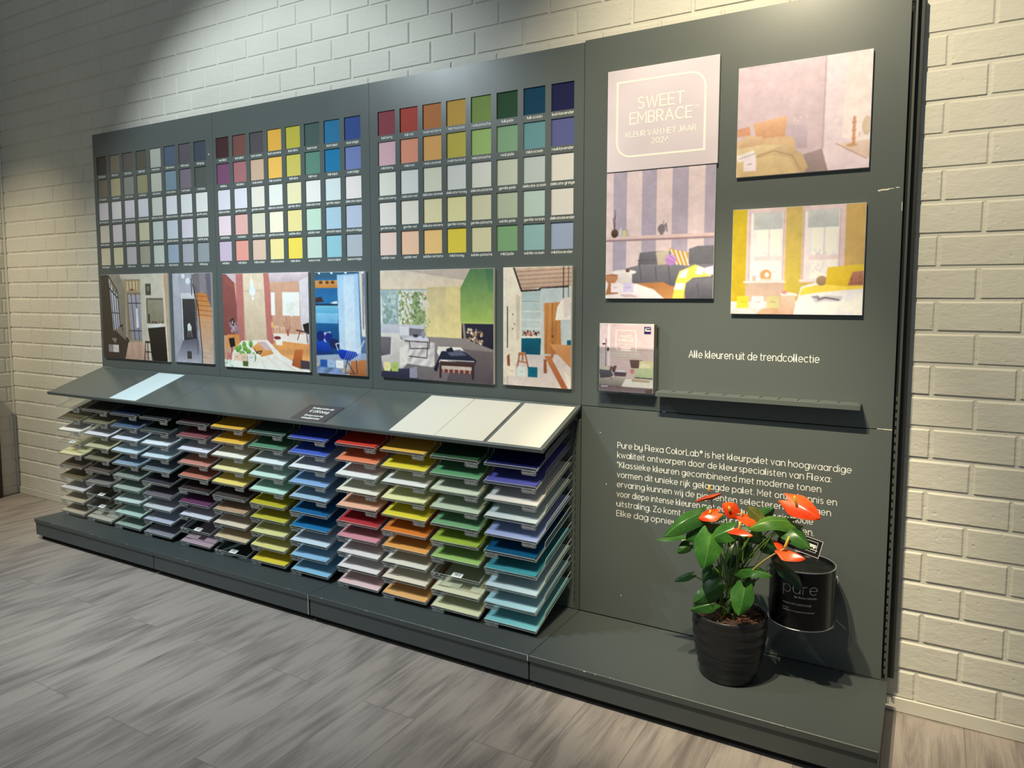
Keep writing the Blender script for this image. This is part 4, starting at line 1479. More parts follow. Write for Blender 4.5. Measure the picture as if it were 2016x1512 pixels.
def pic_dining(P):
    P.r(0, 0, 1, 1, (226, 220, 206), (214, 206, 194))
    P.p([(0, 0), (.17, 0), (.3, .2), (.26, .8), (.08, .92), (0, .95)], (234, 230, 216), (228, 220, 204))
    P.p([(.17, .01), (1, 0), (1, .16), (.56, .17), (.28, .2)], (206, 182, 164), (186, 160, 146))
    for i in range(5):
        P.ln([(.2 + .02 * i, .04 + .034 * i), (1, .02 + .034 * i)], .007, (150, 124, 112))
    P.ln([(.16, 0), (.28, .2), (.56, .19)], .014, (42, 38, 40))
    P.ln([(.55, .18), (.95, .165)], .014, (42, 38, 40))
    P.p([(.28, .21), (.56, .2), (.56, .57), (.28, .58)], (172, 196, 204), (200, 214, 218))
    for y in (.295, .37, .44, .51):
        P.ln([(.28, y), (.56, y)], .007, (226, 234, 234))
    P.r(.28, .285, .56, .292, (140, 160, 166))
    P.p([(.56, .18), (1, .17), (1, .74), (.6, .74)], (190, 206, 216), (196, 206, 212))
    P.p([(.61, .3), (.84, .29), (.86, .72), (.62, .72)], (196, 140, 82), (178, 118, 64))
    P.grain([(.61, .3), (.84, .29), (.86, .72), (.62, .72)], .08, 70, 4)
    P.ln([(.73, .3), (.74, .72)], .004, (120, 76, 40))
    P.e(.735, .57, .015, .01, (90, 60, 40))
    P.spk(.29, .53, .55, .58, [(120, 60, 50), (60, 50, 60), (190, 120, 100), (220, 210, 200)], 40, .012)
    P.r(.28, .575, .57, .595, (236, 236, 232))
    P.p([(.28, .595), (.57, .59), (.56, .73), (.28, .73)], (6, 92, 118), (4, 78, 106))
    P.r(.94, .6, 1, .65, (6, 92, 118))
    P.p([(.08, .9), (.28, .74), (1, .72), (1, 1.01), (.02, 1.01)], (206, 200, 202), (222, 210, 206))
    P.r(.06, .33, .075, .68, (52, 50, 48))
    P.p([(.2, .22), (.26, .25), (.25, .6), (.2, .62)], (206, 198, 182))
    P.spk(.13, .34, .18, .64, [(120, 110, 100), (190, 180, 166)], 8, .008)
    P.p([(.06, .75), (.1, .73), (.11, .84), (.07, .85)], (140, 80, 60))
    P.p([(.24, .715), (.34, .71), (.35, .735), (.23, .74)], (180, 120, 80))
    for a in ((.25, .73, .22, .84), (.34, .73, .39, .86), (.3, .73, .3, .78)):
        P.ln([(a[0], a[1]), (a[2], a[3])], .014, (160, 98, 62))
    P.ln([(.23, .79), (.36, .8)], .01, (160, 98, 62))
    P.p([(.7, .635), (1, .64), (1, .83), (.74, .68)], (206, 150, 100), (190, 132, 86))
    P.p([(.74, .68), (.78, .69), (.72, .78), (.69, .77)], (166, 108, 70))
    P.p([(.62, .74), (.7, .73), (.96, 1.0), (.88, 1.01)], (188, 122, 78), (166, 96, 60))
    P.p([(.61, .76), (.65, .77), (.66, .88), (.61, .88)], (150, 92, 60))
    P.p([(.9, .86), (1, .9), (1, 1.01), (.96, .99)], (232, 224, 216))
    P.ln([(.885, 0), (.885, .26)], .006, (44, 40, 40))
    P.ln([(.955, 0), (.955, .25)], .006, (44, 40, 40))
    P.p([(.88, .26), (.98, .25), (.98, .43), (.77, .44), (.8, .33)], (240, 230, 226), (248, 240, 232))
    P.p([(.88, .26), (.98, .25), (.98, .4), (.9, .42)], (222, 214, 214))
    chips(P, .835, .92, [(.07, .19, (236, 226, 208)), (.22, .35, (214, 226, 226)), (.38, .52, (4, 100, 130))])
    P.r(.065, .92, .075, 1, (180, 170, 160))


def pic_sofa(P):
    P.r(0, 0, 1, 1, (222, 198, 190))
    xs = [0, .07, .2, .345, .48, .62, .765, .91, 1.01]
    for i in range(8):
        c = (224, 202, 194) if i % 2 == 0 else (174, 162, 172)
        P.r(xs[i] if i else -.1, 0, xs[i + 1], .85, c, [v * 1.03 for v in c])
    P.r(0, .505, 1, .53, (226, 196, 184))
    P.r(0, .53, 1, .545, (160, 134, 136))
    P.p([(0, .81), (1, .82), (1, 1.01), (0, 1.01)], (232, 220, 210), (226, 214, 206))
    P.p([(.22, .86), (1, .8), (1, 1.01), (.55, 1.01), (.45, .92), (.25, .9)], (168, 108, 58), (196, 140, 86))
    P.p([(0, .9), (.3, .88), (.47, .93), (.58, 1.01), (0, 1.01)], (240, 232, 224), (234, 224, 214))
    P.e(.085, .48, .034, .034, (100, 78, 56), (66, 50, 38))
    P.ln([(.085, .45), (.07, .36)], .006, (90, 72, 60))
    P.ln([(.085, .45), (.09, .3)], .006, (90, 72, 60))
    P.r(.045, .42, .06, .46, (222, 206, 180))
    P.p([(.13, .46), (.15, .43), (.155, .505), (.13, .505)], (210, 206, 206))
    P.p([(.165, .46), (.19, .46), (.19, .505), (.165, .505)], (214, 208, 120))
    P.p([(.195, .48), (.21, .44), (.23, .505), (.2, .505)], (200, 180, 168))
    P.e(.53, .46, .035, .035, (128, 118, 122))
    P.r(.515, .48, .545, .505, (128, 118, 122))
    P.ln([(.55, .45), (.57, .42), (.58, .48)], .01, (128, 118, 122))
    P.ln([(.54, .43), (.55, .4)], .006, (128, 118, 122))
    P.p([(.33, .64), (.47, .63), (.48, .75), (.31, .76)], (118, 116, 118), (96, 94, 98))
    P.p([(.46, .63), (.68, .63), (.68, .76), (.47, .76)], (122, 120, 122), (98, 96, 100))
    P.p([(.78, .62), (.86, .6), (1, .6), (1, .78), (.78, .76)], (124, 122, 124), (98, 96, 100))
    P.p([(.2, .76), (.35, .73), (1, .74), (1, .92), (.62, .9), (.55, .87), (.26, .88), (.19, .83)], (130, 128, 130), (92, 90, 94))
    P.ln([(.33, .74), (.35, .86)], .007, (84, 82, 86))
    P.ln([(.48, .75), (.49, .86)], .007, (84, 82, 86))
    P.ln([(.6, .75), (.62, .88)], .007, (84, 82, 86))
    P.ln([(.31, .7), (.68, .69)], .005, (90, 88, 92))
    P.p([(.48, .635), (.6, .63), (.62, .73), (.5, .74)], (206, 192, 164), (190, 174, 148))
    P.p([(.6, .61), (.78, .65), (.77, .75), (.66, .73)], (206, 158, 78))
    for i in range(4):
        P.ln([(.62 + .04 * i, .625 + .006 * i), (.675 + .035 * i, .735 + .003 * i)], .012, (238, 226, 200))
    P.e(.62, .7, .05, .043, (208, 160, 212), (178, 128, 186))
    P.ln([(.58, .69), (.64, .72)], .006, (160, 110, 170))
    P.ln([(.6, .66), (.65, .7)], .006, (160, 110, 170))
    P.p([(.74, .9), (.8, .85), (1, .84), (1, 1.01), (.76, 1.01)], (124, 122, 126), (88, 86, 92))
    P.ln([(.86, .88), (.88, 1)], .006, (84, 82, 88))
    P.p([(.7, .79), (.84, .74), (.98, .79), (.98, .83), (.82, .84), (.76, .88), (.74, 1.0), (.64, 1.0), (.67, .86)], (240, 226, 96), (232, 214, 92))
    for q in ([(.72, .79), (.78, .77), (.76, .84), (.69, .84)], [(.86, .75), (.93, .77), (.9, .82), (.84, .81)], [(.67, .88), (.75, .88), (.74, .93), (.65, .93)]):
        P.p(q, (250, 246, 226))
    P.p([(.9, .77), (1, .75), (1, .82), (.94, .82)], (222, 210, 226))
    P.e(.06, .82, .09, .015, (176, 116, 78))
    P.p([(-.03, .82), (.14, .82), (.09, .88), (.13, .96), (.0, .97), (.03, .88)], (196, 136, 92), (170, 110, 72))
    P.e(.18, .79, .12, .02, (242, 232, 222))
    P.p([(.12, .8), (.26, .8), (.26, .89), (.12, .87)], (232, 220, 210), (214, 202, 192))
    P.r(.2, .77, .235, .79, (110, 66, 50))
    chips(P, .875, .95, [(.055, .145, (240, 226, 220)), (.175, .275, (208, 196, 220))])
    P.p([(.14, .97), (.24, .96), (.32, .985), (.2, .99)], (206, 180, 176))


def pic_bedroom(P):
    P.r(0, 0, 1, 1, (226, 204, 202), (214, 190, 190))
    P.p([(0, 0), (.665, 0), (.655, 1), (0, 1)], (222, 198, 196), (206, 182, 180))
    P.p([(.665, 0), (1, 0), (1, 1), (.68, 1), (.655, .8)], (238, 220, 216), (228, 206, 204))
    P.p([(.82, 0), (1, 0), (1, .8), (.8, .72)], (238, 218, 206), (244, 228, 214))
    P.p([(.665, 0), (.675, 0), (.67, .8), (.655, .8)], (196, 170, 168))
    P.r(.35, .56, .55, .78, (206, 184, 186), (188, 166, 168))
    P.ln([(.35, .565), (.55, .565)], .006, (214, 192, 190))
    P.spk(.44, .49, .56, .54, [(228, 210, 200), (240, 224, 206)], 5, .01)
    P.p([(.52, .84), (.66, .80), (.71, 1.01), (.5, 1.01)], (168, 144, 138), (150, 130, 122))
    P.p([(0, .56), (.1, .54), (.11, .62), (0, .63)], (214, 154, 118))
    P.p([(.13, .52), (.39, .48), (.38, .66), (.16, .68)], (232, 184, 138), (208, 154, 112))
    P.p([(0, .68), (.1, .62), (.2, .66), (.42, .66), (.46, .72), (.46, 1.01), (0, 1.01)], (222, 186, 140), (208, 170, 122))
    P.p([(.02, .72), (.08, .64), (.2, .64), (.22, .71), (.06, .73)], (226, 192, 150), (206, 166, 124))
    P.p([(0, .74), (.2, .72), (.4, .74), (.5, .86), (.48, 1.01), (0, 1.01)], (226, 200, 150), (206, 176, 124))
    P.p([(.0, .86), (.3, .76), (.4, .73), (.52, .84), (.56, .95), (.53, 1.01), (.48, .98), (.42, .86), (.3, .82)], (212, 182, 136), (196, 164, 118))
    P.ln([(.1, .84), (.3, .78), (.44, .84), (.5, .96)], .012, (182, 150, 104))
    P.p([(0, .8), (.14, .76), (.16, .82), (.02, .86)], (236, 226, 218))
    P.ln([(.02, .83), (.15, .79)], .005, (150, 130, 120))
    P.p([(.76, .77), (1, .76), (1, .92), (.96, .9)], (232, 204, 180), (220, 188, 164))
    P.ln([(.76, .77), (.98, .92)], .01, (190, 158, 136))
    P.e(.872, .795, .04, .015, (206, 160, 116))
    for i in range(7):
        P.e(.885, .77 - i * .034, .012 + (.004 if i % 2 else 0), .02, (222, 164, 124), (200, 140, 100))
    P.e(.975, .64, .035, .08, (214, 190, 160))
    P.ln([(.92, .69), (.93, .7), (.915, .73)], .006, (206, 160, 116))
    P.r(.06, .825, .16, .95, (238, 220, 216))
    P.r(.09, .88, .13, .888, (150, 130, 130))


def pic_yellow(P):
    P.r(0, 0, 1, 1, (206, 178, 92), (196, 168, 84))
    P.r(0, 0, .115, 1, (212, 184, 44), (196, 168, 40))
    P.r(.115, 0, .42, .7, (230, 204, 196))
    P.r(.42, 0, .545, .8, (212, 184, 106), (206, 184, 74))
    P.r(.545, 0, .86, .7, (228, 202, 196))
    P.r(.86, 0, 1, .8, (206, 170, 100), (210, 176, 104))
    for x0, x1 in ((.15, .405), (.565, .82)):
        P.r(x0, .05, x1, .68, (244, 236, 230), (238, 226, 220))
        P.r(x0 + .02, .04, x1 - .01, .2, (206, 206, 198), (190, 192, 186))
        P.r(x0 + .05, .2, x1 - .02, .44, (250, 250, 244))
        P.r(x0 + .05, .5, x1 - .02, .66, (246, 240, 234))
        P.spk(x0 + .06, .4, x1 - .03, .45, [(226, 222, 218), (236, 232, 226), (214, 206, 204)], 26, .010)
        P.spk(x0 + .06, .52, x1 - .03, .62, [(232, 222, 216), (238, 232, 226), (222, 212, 206)], 26, .014)
        P.r((x0 + x1) / 2 + .01, .2, (x0 + x1) / 2 + .022, .46, (226, 206, 198))
        P.r(x0 + .03, .455, x1, .495, (236, 214, 206))
        P.ln([(x0 - .01, .04), (x0 - .01, .68)], .01, (206, 176, 170))
        P.ln([(x1, .04), (x1, .68)], .01, (206, 176, 170))
    P.r(.1, .685, .43, .70, (238, 218, 210))
    P.r(.53, .675, .83, .69, (238, 218, 210))
    P.r(.115, .70, .42, .88, (200, 172, 150), (212, 184, 156))
    P.p([(0, .88), (.55, .87), (.5, 1.01), (0, 1.01)], (226, 214, 208), (220, 202, 190))
    P.p([(.25, .95), (.45, .9), (.55, .92), (.5, 1.01), (.2, 1.01)], (206, 166, 128))
    P.e(.275, .63, .045, .055, (216, 160, 104))
    P.e(.285, .625, .018, .022, (246, 236, 226))
    P.r(.235, .66, .33, .685, (226, 206, 180))
    P.r(.13, .61, .15, .68, (196, 190, 190))
    P.r(.17, .63, .2, .68, (226, 184, 170))
    P.p([(.55, .74), (.66, .7), (1, .72), (1, 1.01), (.49, 1.01)], (236, 232, 230), (244, 240, 236))
    P.p([(.56, .75), (.7, .72), (1, .72), (1, .76), (.7, .79), (.54, .82)], (240, 212, 84))
    P.e(.7, .685, .04, .045, (176, 148, 112), (150, 124, 92))
    P.p([(.74, .565), (1, .54), (1, .7), (.9, .74), (.73, .72)], (236, 204, 66), (220, 184, 44))
    P.p([(.92, .61), (1, .6), (1, .73), (.89, .73)], (186, 128, 100), (166, 108, 84))
    P.spk(.91, .63, 1, .72, [(140, 84, 72)], 26, .007)
    P.p([(.63, .84), (.74, .82), (.86, .83), (.84, .88), (.72, .87), (.66, .89)], (206, 198, 200))
    P.ln([(.68, .86), (.73, .84), (.83, .86)], .012, (90, 84, 88))
    P.p([(.62, .83), (.68, .82), (.7, .86)], (150, 140, 146))
    P.e(.455, .815, .07, .022, (246, 232, 220))
    P.r(.385, .81, .4, .98, (216, 176, 146))
    P.p([(.4, .82), (.51, .82), (.5, 1.0), (.4, .99)], (230, 196, 168), (206, 168, 138))
    P.e(.425, .79, .02, .018, (212, 140, 140))
    chips(P, .825, .94, [(.05, .145, (240, 204, 56)), (.17, .265, (240, 218, 214)), (.29, .39, (206, 196, 136))])


def pic_title(P):
    P.r(0, 0, 1, 1, (222, 208, 202))


POSTERS = [
    ('mounted_picture', 'picture of a taupe hall with window, leftmost in the picture row', pic_hall, (.040, .628, .9505, 1.4165), 0),
    ('mounted_picture', 'narrow picture of a grey hall with wooden stairs and white chair', pic_stairs, (.673, .976, .954, 1.413), 0),
    ('mounted_picture', 'wide picture of a pink room with white table and plant', pic_pink, (1.060, 1.642, .947, 1.406), 0),
    ('mounted_picture', 'narrow picture of a blue bunk-bed room with wire chair', pic_blue, (1.684, 1.980, .947, 1.403), 0),
    ('mounted_picture', 'wide picture of a living room with green chimney and dark daybed', pic_living, (2.062, 2.628, .9505, 1.4045), 0),
    ('mounted_picture', 'narrow picture of a white dining room with wooden table', pic_dining, (2.671, 2.962, .953, 1.406), 0),
    ('mounted_picture', 'tall picture of a striped lilac room with grey sofa', pic_sofa, (3.0945, 3.477, 1.2875, 1.7265), 0),
    ('mounted_picture', 'picture of a dusty pink bedroom with peach pillow, top right', pic_bedroom, (3.5415, 3.9275, 1.6755, 2.017), 0),
    ('mounted_picture', 'picture of a yellow bedroom with two white windows', pic_yellow, (3.5355, 3.926, 1.238, 1.5735), 0),
    ('title_sign', 'pale pink sign with white text in a rounded frame', pic_title, (3.096, 3.482, 1.7275, 2.071), .004)]
for nm, lab, fn, (x0, x1, z0, z1), ex in POSTERS:
    y0 = -.012 - ex
    t = thing(nm, lab, 'picture' if nm[0] == 'm' else 'sign', ((x0 + x1) / 2, 0, z0), 'room pictures on the display wall' if nm[0] == 'm' else None)
    mb = MB()
    mb.box(x0, x1, y0, -.0004 - ex, z0, z1, .0006)
    mb.build('mount_board', M['board_white'], t)
    P = Pic(x1 - x0, z1 - z0, .0026 if x0 < 2 else .0022)
    if fn is pic_title:
        P = Pic(x1 - x0, z1 - z0, .02)
    fn(P)
    g = .0008
    print_mesh(P, lambda u, v: (x0 + g + u * (x1 - x0 - 2 * g), y0 - .0004, z1 - g - v * (z1 - z0 - 2 * g)), 'print', t)
    if fn is pic_title:
        w, h = x1 - x0, z1 - z0
        L = lambda a, b: (a, y0 - .0008, b)
        mb = MB()
        fx0, fx1, fz0, fz1, rr = x0 + .095 * w, x0 + .885 * w, z1 - .86 * h, z1 - .127 * h, .05
        ring = [(fx0, fz1)] + arc(fx1 - rr, fz1 - rr, rr, 90, 0, n=8) + [(fx1, fz0)] + arc(fx0 + rr, fz0 + rr, rr, 270, 180, n=8)
        ribbon(mb, ring, .0037, L, closed=True)
        mb.build('frame_line', M['white_ink'], t)
        mb = MB()
        cx = (x0 + x1) / 2 - .002
        for s, v, xh, ww, st in (('SWEET', .40, .0262, .41 * w, .0052), ('EMBRACE', .545, .0262, .555 * w, .0052), ('KLEUR VAN HET JAAR', .672, .0128, .63 * w, .0030), ('2024', .752, .0128, .15 * w, .0030)):
            write(mb, s, L, cx, z1 - v * h, xh, st, ww, align='c')
        write(mb, '\u2122', L, x0 + .785 * w, z1 - .537 * h, .0240, .0016, .02)
        mb.build('lettering', M['white_ink'], t)


# ------------------------------------------------------------------ brochures in their clear holder
def pic_cover(P):
    P.r(0, 0, 1, 1, (222, 196, 188), (216, 186, 178))
    P.r(0, 0, .2, .6, (226, 206, 200), (214, 190, 186))
    P.r(.155, 0, .2, .62, (244, 228, 218))
    P.ln([(0, .365), (1, .375)], .006, (176, 150, 146))
    P.ln([(.125, .22), (.125, .63)], .007, (64, 44, 46))
    P.p([(.06, .27), (.09, .24), (.11, .3), (.05, .3)], (238, 228, 220))
    P.e(.085, .3, .03, .012, (40, 30, 34))
    P.e(.165, .38, .022, .028, (50, 36, 40))
    P.ln([(.165, .34), (.165, .36)], .008, (60, 46, 48))
    P.p([(0, .64), (.2, .64), (.2, .68), (0, .69)], (214, 206, 176))
    P.spk(.2, .62, .32, .7, [(110, 60, 64), (76, 48, 52), (150, 96, 96)], 40, .02)
    P.p([(.57, .52), (.8, .52), (.8, .64), (.6, .64)], (110, 72, 62), (92, 58, 50))
    P.p([(.75, .53), (1, .53), (1, .64), (.74, .64)], (226, 212, 160))
    P.p([(.77, .57), (.94, .57), (.95, .64), (.76, .64)], (240, 228, 184))
    P.p([(.67, .64), (1, .63), (1, .78), (.67, .77)], (202, 208, 160), (186, 194, 146))
    P.ln([(.67, .775), (1, .785)], .012, (44, 36, 38))
    P.p([(.58, .66), (.66, .65), (.65, .72), (.59, .72)], (200, 130, 120))
    P.p([(0, .78), (1, .8), (1, 1.01), (0, 1.01)], (190, 180, 160), (110, 92, 92))
    P.p([(.5, .8), (1, .8), (1, .92), (.42, .92)], (236, 226, 210))
    P.p([(.62, .8), (.96, .81), (.93, .84), (.62, .84)], (196, 166, 126))
    P.p([(0, .9), (1, .94), (1, 1.01), (0, 1.01)], (110, 88, 90), (140, 116, 116))
    P.p([(.28, .71), (.52, .71), (.5, .77), (.3, .77)], (86, 58, 62))
    P.e(.4, .69, .1, .015, (230, 220, 224))
    P.p([(0, .68), (.22, .69), (.27, .76), (.22, .79), (.02, .81)], (90, 84, 88), (66, 60, 66))
    for a in ((.1, .8, .02, .9), (.22, .77, .32, .98), (.12, .86, .26, .8), (.24, .68, .32, .8)):
        P.ln([(a[0], a[1]), (a[2], a[3])], .008, (150, 130, 126))
    P.p([(.86, .95), (1, .93), (1, 1), (.86, 1)], (96, 66, 62))
    P.r(.04, .92, .17, .935, (236, 230, 230))
    P.r(.83, .04, .95, .145, (40, 28, 84))


bx0, bx1, bz0, bz1 = 3.083, 3.284, .9585, 1.2
for k in range(4):
    yf = -.0335 + k * .0065
    dx = k * .0012
    lab = ['pink room brochure at the front of the clear wall holder', 'brochure second from the front in the clear wall holder', 'brochure third from the front in the clear wall holder', 'rearmost brochure in the clear wall holder'][k]
    t = thing('brochure', lab, 'brochure', ((bx0 + bx1) / 2 + dx, yf, bz0), 'brochures in the clear holder')
    mb = MB()
    mb.box(bx0 + dx, bx1 + dx, yf, yf + .0055, bz0, bz1 - k * .0005, .0008)
    mb.build('pages', mat('brochure_pages', (96, 84, 78), .5) if k else M['board_white'], t)
    if k == 0:
        P = Pic(bx1 - bx0, bz1 - bz0, .0016)
        pic_cover(P)
        fu = lambda u, v: (bx0 + .001 + u * (bx1 - bx0 - .002), yf - .0004, bz1 - .001 - v * (bz1 - bz0 - .002))
        print_mesh(P, fu, 'cover_print', t)
        w, h = bx1 - bx0, bz1 - bz0
        L = lambda a, b: (a, yf - .0008, b)
        mb = MB()
        fx0, fx1, fz0, fz1, rr = bx0 + .315 * w, bx0 + .685 * w, bz1 - .39 * h, bz1 - .10 * h, .012
        ring = [(fx0, fz1)] + arc(fx1 - rr, fz1 - rr, rr, 90, 0, n=6) + [(fx1, fz0)] + arc(fx0 + rr, fz0 + rr, rr, 270, 180, n=6)
        ribbon(mb, ring, .0014, L, closed=True)
        cx = bx0 + .5 * w
        for s, v, xh, ww, st in (('SWEET', .205, .0062, .2 * w, .0018), ('EMBRACE', .262, .0062, .285 * w, .0018), ('KLEUR VAN HET JAAR', .305, .0024, .26 * w, .0007), ('2024', .33, .0024, .06 * w, .0007),
                                 ('maak jouw interieur tot een fijne', .45, .0034, .54 * w, .0009), ('plek met de nieuwe kleuren', .48, .0034, .42 * w, .0009)):
            write(mb, s, L, cx, bz1 - v * h, xh, st, ww, align='c')
        write(mb, 'Flexa', L, bx0 + .89 * w, bz1 - .105 * h, .0045, .0014, .018, align='c')
        ribbon(mb, [(bx0 + .845 * w, bz1 - .07 * h), (bx0 + .87 * w, bz1 - .058 * h), (bx0 + .90 * w, bz1 - .066 * h), (bx0 + .935 * w, bz1 - .055 * h)], .0009, L)
        mb.build('lettering', M['white_ink'], t)
t = thing('brochure_holder', 'clear acrylic wall holder with pink room brochures', 'brochure holder', (3.184, 0, .954))
mb = MB()
mb.box(3.077, 3.293, -.0025, -.0005, .953, 1.19)
mb.box(3.077, 3.293, -.040, -.003, .9535, .9565)
mb.box(3.077, 3.0795, -.040, -.003, .957, 1.12)
mb.box(3.2905, 3.293, -.040, -.003, .957, 1.12)
out = [(3.0765, .954)] + [(3.162, .954), (3.168, .962), (3.200, .962), (3.206, .954)] + [(3.2935, .954), (3.2935, 1.118), (3.206, 1.118), (3.200, 1.11), (3.168, 1.11), (3.162, 1.118), (3.0765, 1.118)]
mb.prism(out, lambda a, b: (a, -.0385, b), lambda a, b: (a, -.0412, b))
mb.build('holder_body', M['holder'], t)
# ------------------------------------------------------------------ flowering plant in its dark pot
PX, PY, PZ = 3.602, -.20, ZP
t = thing('potted_anthurium', 'red-orange flowering plant in a ribbed black pot on the plinth', 'potted plant', (PX, PY, PZ))
prof = [(.0, .0005), (.074, .0005), (.080, .004), (.086, .02), (.094, .045), (.101, .072), (.1065, .1), (.1095, .125), (.1115, .15), (.1125, .175), (.1125, .192), (.1115, .198), (.1085, .2), (.1055, .197), (.1045, .185), (.1035, .155)]
fine = []
for (r0, z0), (r1, z1) in zip(prof[:-1], prof[1:]):
    n = max(1, int(abs(z1 - z0) / .004)) if r0 > .07 and r1 >= r0 else 1
    for i in range(n):
        a = i / n
        fine.append((r0 + (r1 - r0) * a, z0 + (z1 - z0) * a))
fine.append(prof[-1])
rip = []
for r, z in fine:
    k = 0.0
    if .02 < z < .19 and r > .08:
        k = .0011 * math.sin(z * 2 * math.pi / .031) + .0006 * math.sin(z * 2 * math.pi / .013 + 1)
    rip.append((r + k, z * 1.045))
mb = MB()
mb.lathe(rip, (PX, PY, PZ), 64)
mb.build('pot', mat('black_glazed_pot', (31, 31, 33), .34, bump=.2, bscale=30), t, smooth=True)
rnd = random.Random(11)
mb = MB()
mb.lathe([(0.0, .188), (.06, .190), (.1045, .187)], (PX, PY, PZ), 32)
mb.build('soil', mat('potting_soil', (46, 32, 24), .95, bump=.8, bscale=80, vary=.4, vscale=60), t)
mb = MB()
for k in range(150):
    a, r = rnd.uniform(0, 6.28), .1 * math.sqrt(rnd.random())
    c = Vector((PX + r * math.cos(a), PY + r * math.sin(a), PZ + .190 + rnd.uniform(0, .006)))
    d = Vector((rnd.uniform(-1, 1), rnd.uniform(-1, 1), rnd.uniform(-.3, .5))).normalized()
    L_ = rnd.uniform(.004, .011)
    mb.tube([c - d * L_, c + d * L_ * .2, c + d * L_], [.001, rnd.uniform(.0015, .003), .001], 5)
o = mb.build('bark_chips', mat('bark_chips', (104, 62, 40), .9, vary=.4, vscale=40), t)
o['kind'] = 'stuff'


def plant_mat(name, rough, trans):
    k = NT(name)
    at = k.n('ShaderNodeAttribute', attribute_name='Col')
    k.l(at.outputs['Color'], k.b.inputs['Base Color'])
    k.b.inputs['Roughness'].default_value = rough
    tl = k.n('ShaderNodeBsdfTranslucent')
    k.l(at.outputs['Color'], tl.inputs[0])
    mx = k.n('ShaderNodeMixShader')
    mx.inputs[0].default_value = trans
    k.l(k.b.outputs[0], mx.inputs[1])
    k.l(tl.outputs[0], mx.inputs[2])
    k.l(mx.outputs[0], k.t.nodes['Material Output'].inputs[0])
    return k.m


M['leaf'] = plant_mat('glossy_leaf', .28, .18)
M['spathe'] = plant_mat('waxy_spathe', .22, .22)
M['stem'] = mat('green_stem', (92, 120, 48), .45, vary=.25, vscale=20)
M['stem_pale'] = mat('pale_stem', (170, 150, 88), .45, vary=.25, vscale=20)
M['spadix'] = mat('yellow_spadix', (236, 198, 82), .55, bump=.6, bscale=400)


def heart(w, lob, t):
    """half width of a heart-shaped blade, t from 0 (stalk end) to 1 (tip)"""
    q = min(1.0, t / .30)
    if t < .30:
        return w * (lob + (1 - lob) * math.sin(q * math.pi / 2))
    s_ = (t - .30) / .70
    return w * (1 - s_) ** .74 * (1 + .42 * s_)


def blade(base, tip, w, nrm, fold, droop, c0, c1, cv, lob=.74, wave=0.0, seed=1):
    base, tip, nrm = Vector(base), Vector(tip), Vector(nrm)
    ax = tip - base
    L_ = ax.length
    ax.normalize()
    nrm = (nrm - ax * nrm.dot(ax)).normalized()
    sd = ax.cross(nrm)
    NI, NJ = 22, 16
    rg = random.Random(seed)
    ph = rg.uniform(0, 6)
    vs, cs, fs = [], [], []
    for j in range(NJ + 1):
        for i in range(NI + 1):
            s_ = i / NI * 2 - 1
            tt = j / NJ
            hw = heart(w, lob, tt) if tt < 1 else 0.0
            # ears of the heart sweep back past the stalk
            back = -.42 * L_ * (abs(s_) ** 1.2) * max(0, 1 - tt * 2.6) * (1 - .9 * max(0, abs(s_) - .62) / .38)
            arch = math.sin(tt * math.pi) * droop * L_ * .5 + wave * .05 * L_ * math.sin(tt * 9 + ph) * abs(s_)
            p = base + ax * (tt * L_ + back) + sd * (s_ * hw) + nrm * (arch - fold * abs(s_) * hw - .12 * w * s_ * s_)
            vs.append(p)
            vein = abs(s_) < .05 or abs(((tt * 7 - abs(s_) * 2.2) % 1.0) - .5) < .06
            q = rg.uniform(-.06, .06)
            m = [c0[k] + (c1[k] - c0[k]) * (.5 + .5 * math.sin(tt * 4 + s_ * 1.5 + ph)) for k in range(3)]
            if vein:
                m = [m[k] + (cv[k] - m[k]) * (.5 if abs(s_) < .05 else .16) for k in range(3)]
            cs.append(lin([v * (1 + q) for v in m]))
    for j in range(NJ):
        for i in range(NI):
            a = j * (NI + 1) + i
            fs.append((a, a + 1, a + NI + 2, a + NI + 1))
    mb = MB()
    for v, c in zip(vs, cs):
        mb.v.append(tuple(v))
        mb.c.append(c)
    mb.f = fs
    mb.m = [0] * len(fs)
    return mb


def stalk(p1, r, m, name, start=None, bow=.25, n=9):
    rg = random.Random(int(abs(p1[0] * 7919 + p1[2] * 104729)))
    a = rg.uniform(0, 6.28)
    p0 = start or (PX + .03 * math.cos(a), PY + .03 * math.sin(a), PZ + .188)
    p0, p1 = Vector(p0), Vector(p1)
    mid = Vector((p0.x + (p1.x - p0.x) * (.5 - bow), p0.y + (p1.y - p0.y) * (.5 - bow), p0.z + (p1.z - p0.z) * .62))
    pts = [(p0 * (1 - q) ** 2 + mid * (2 * q * (1 - q)) + p1 * q * q) for q in [i / n for i in range(n + 1)]]
    mb = MB()
    mb.tube(pts, [r * (1.25 - .4 * i / n) for i in range(n + 1)], 7)
    return mb.build(name, m, t, smooth=True)


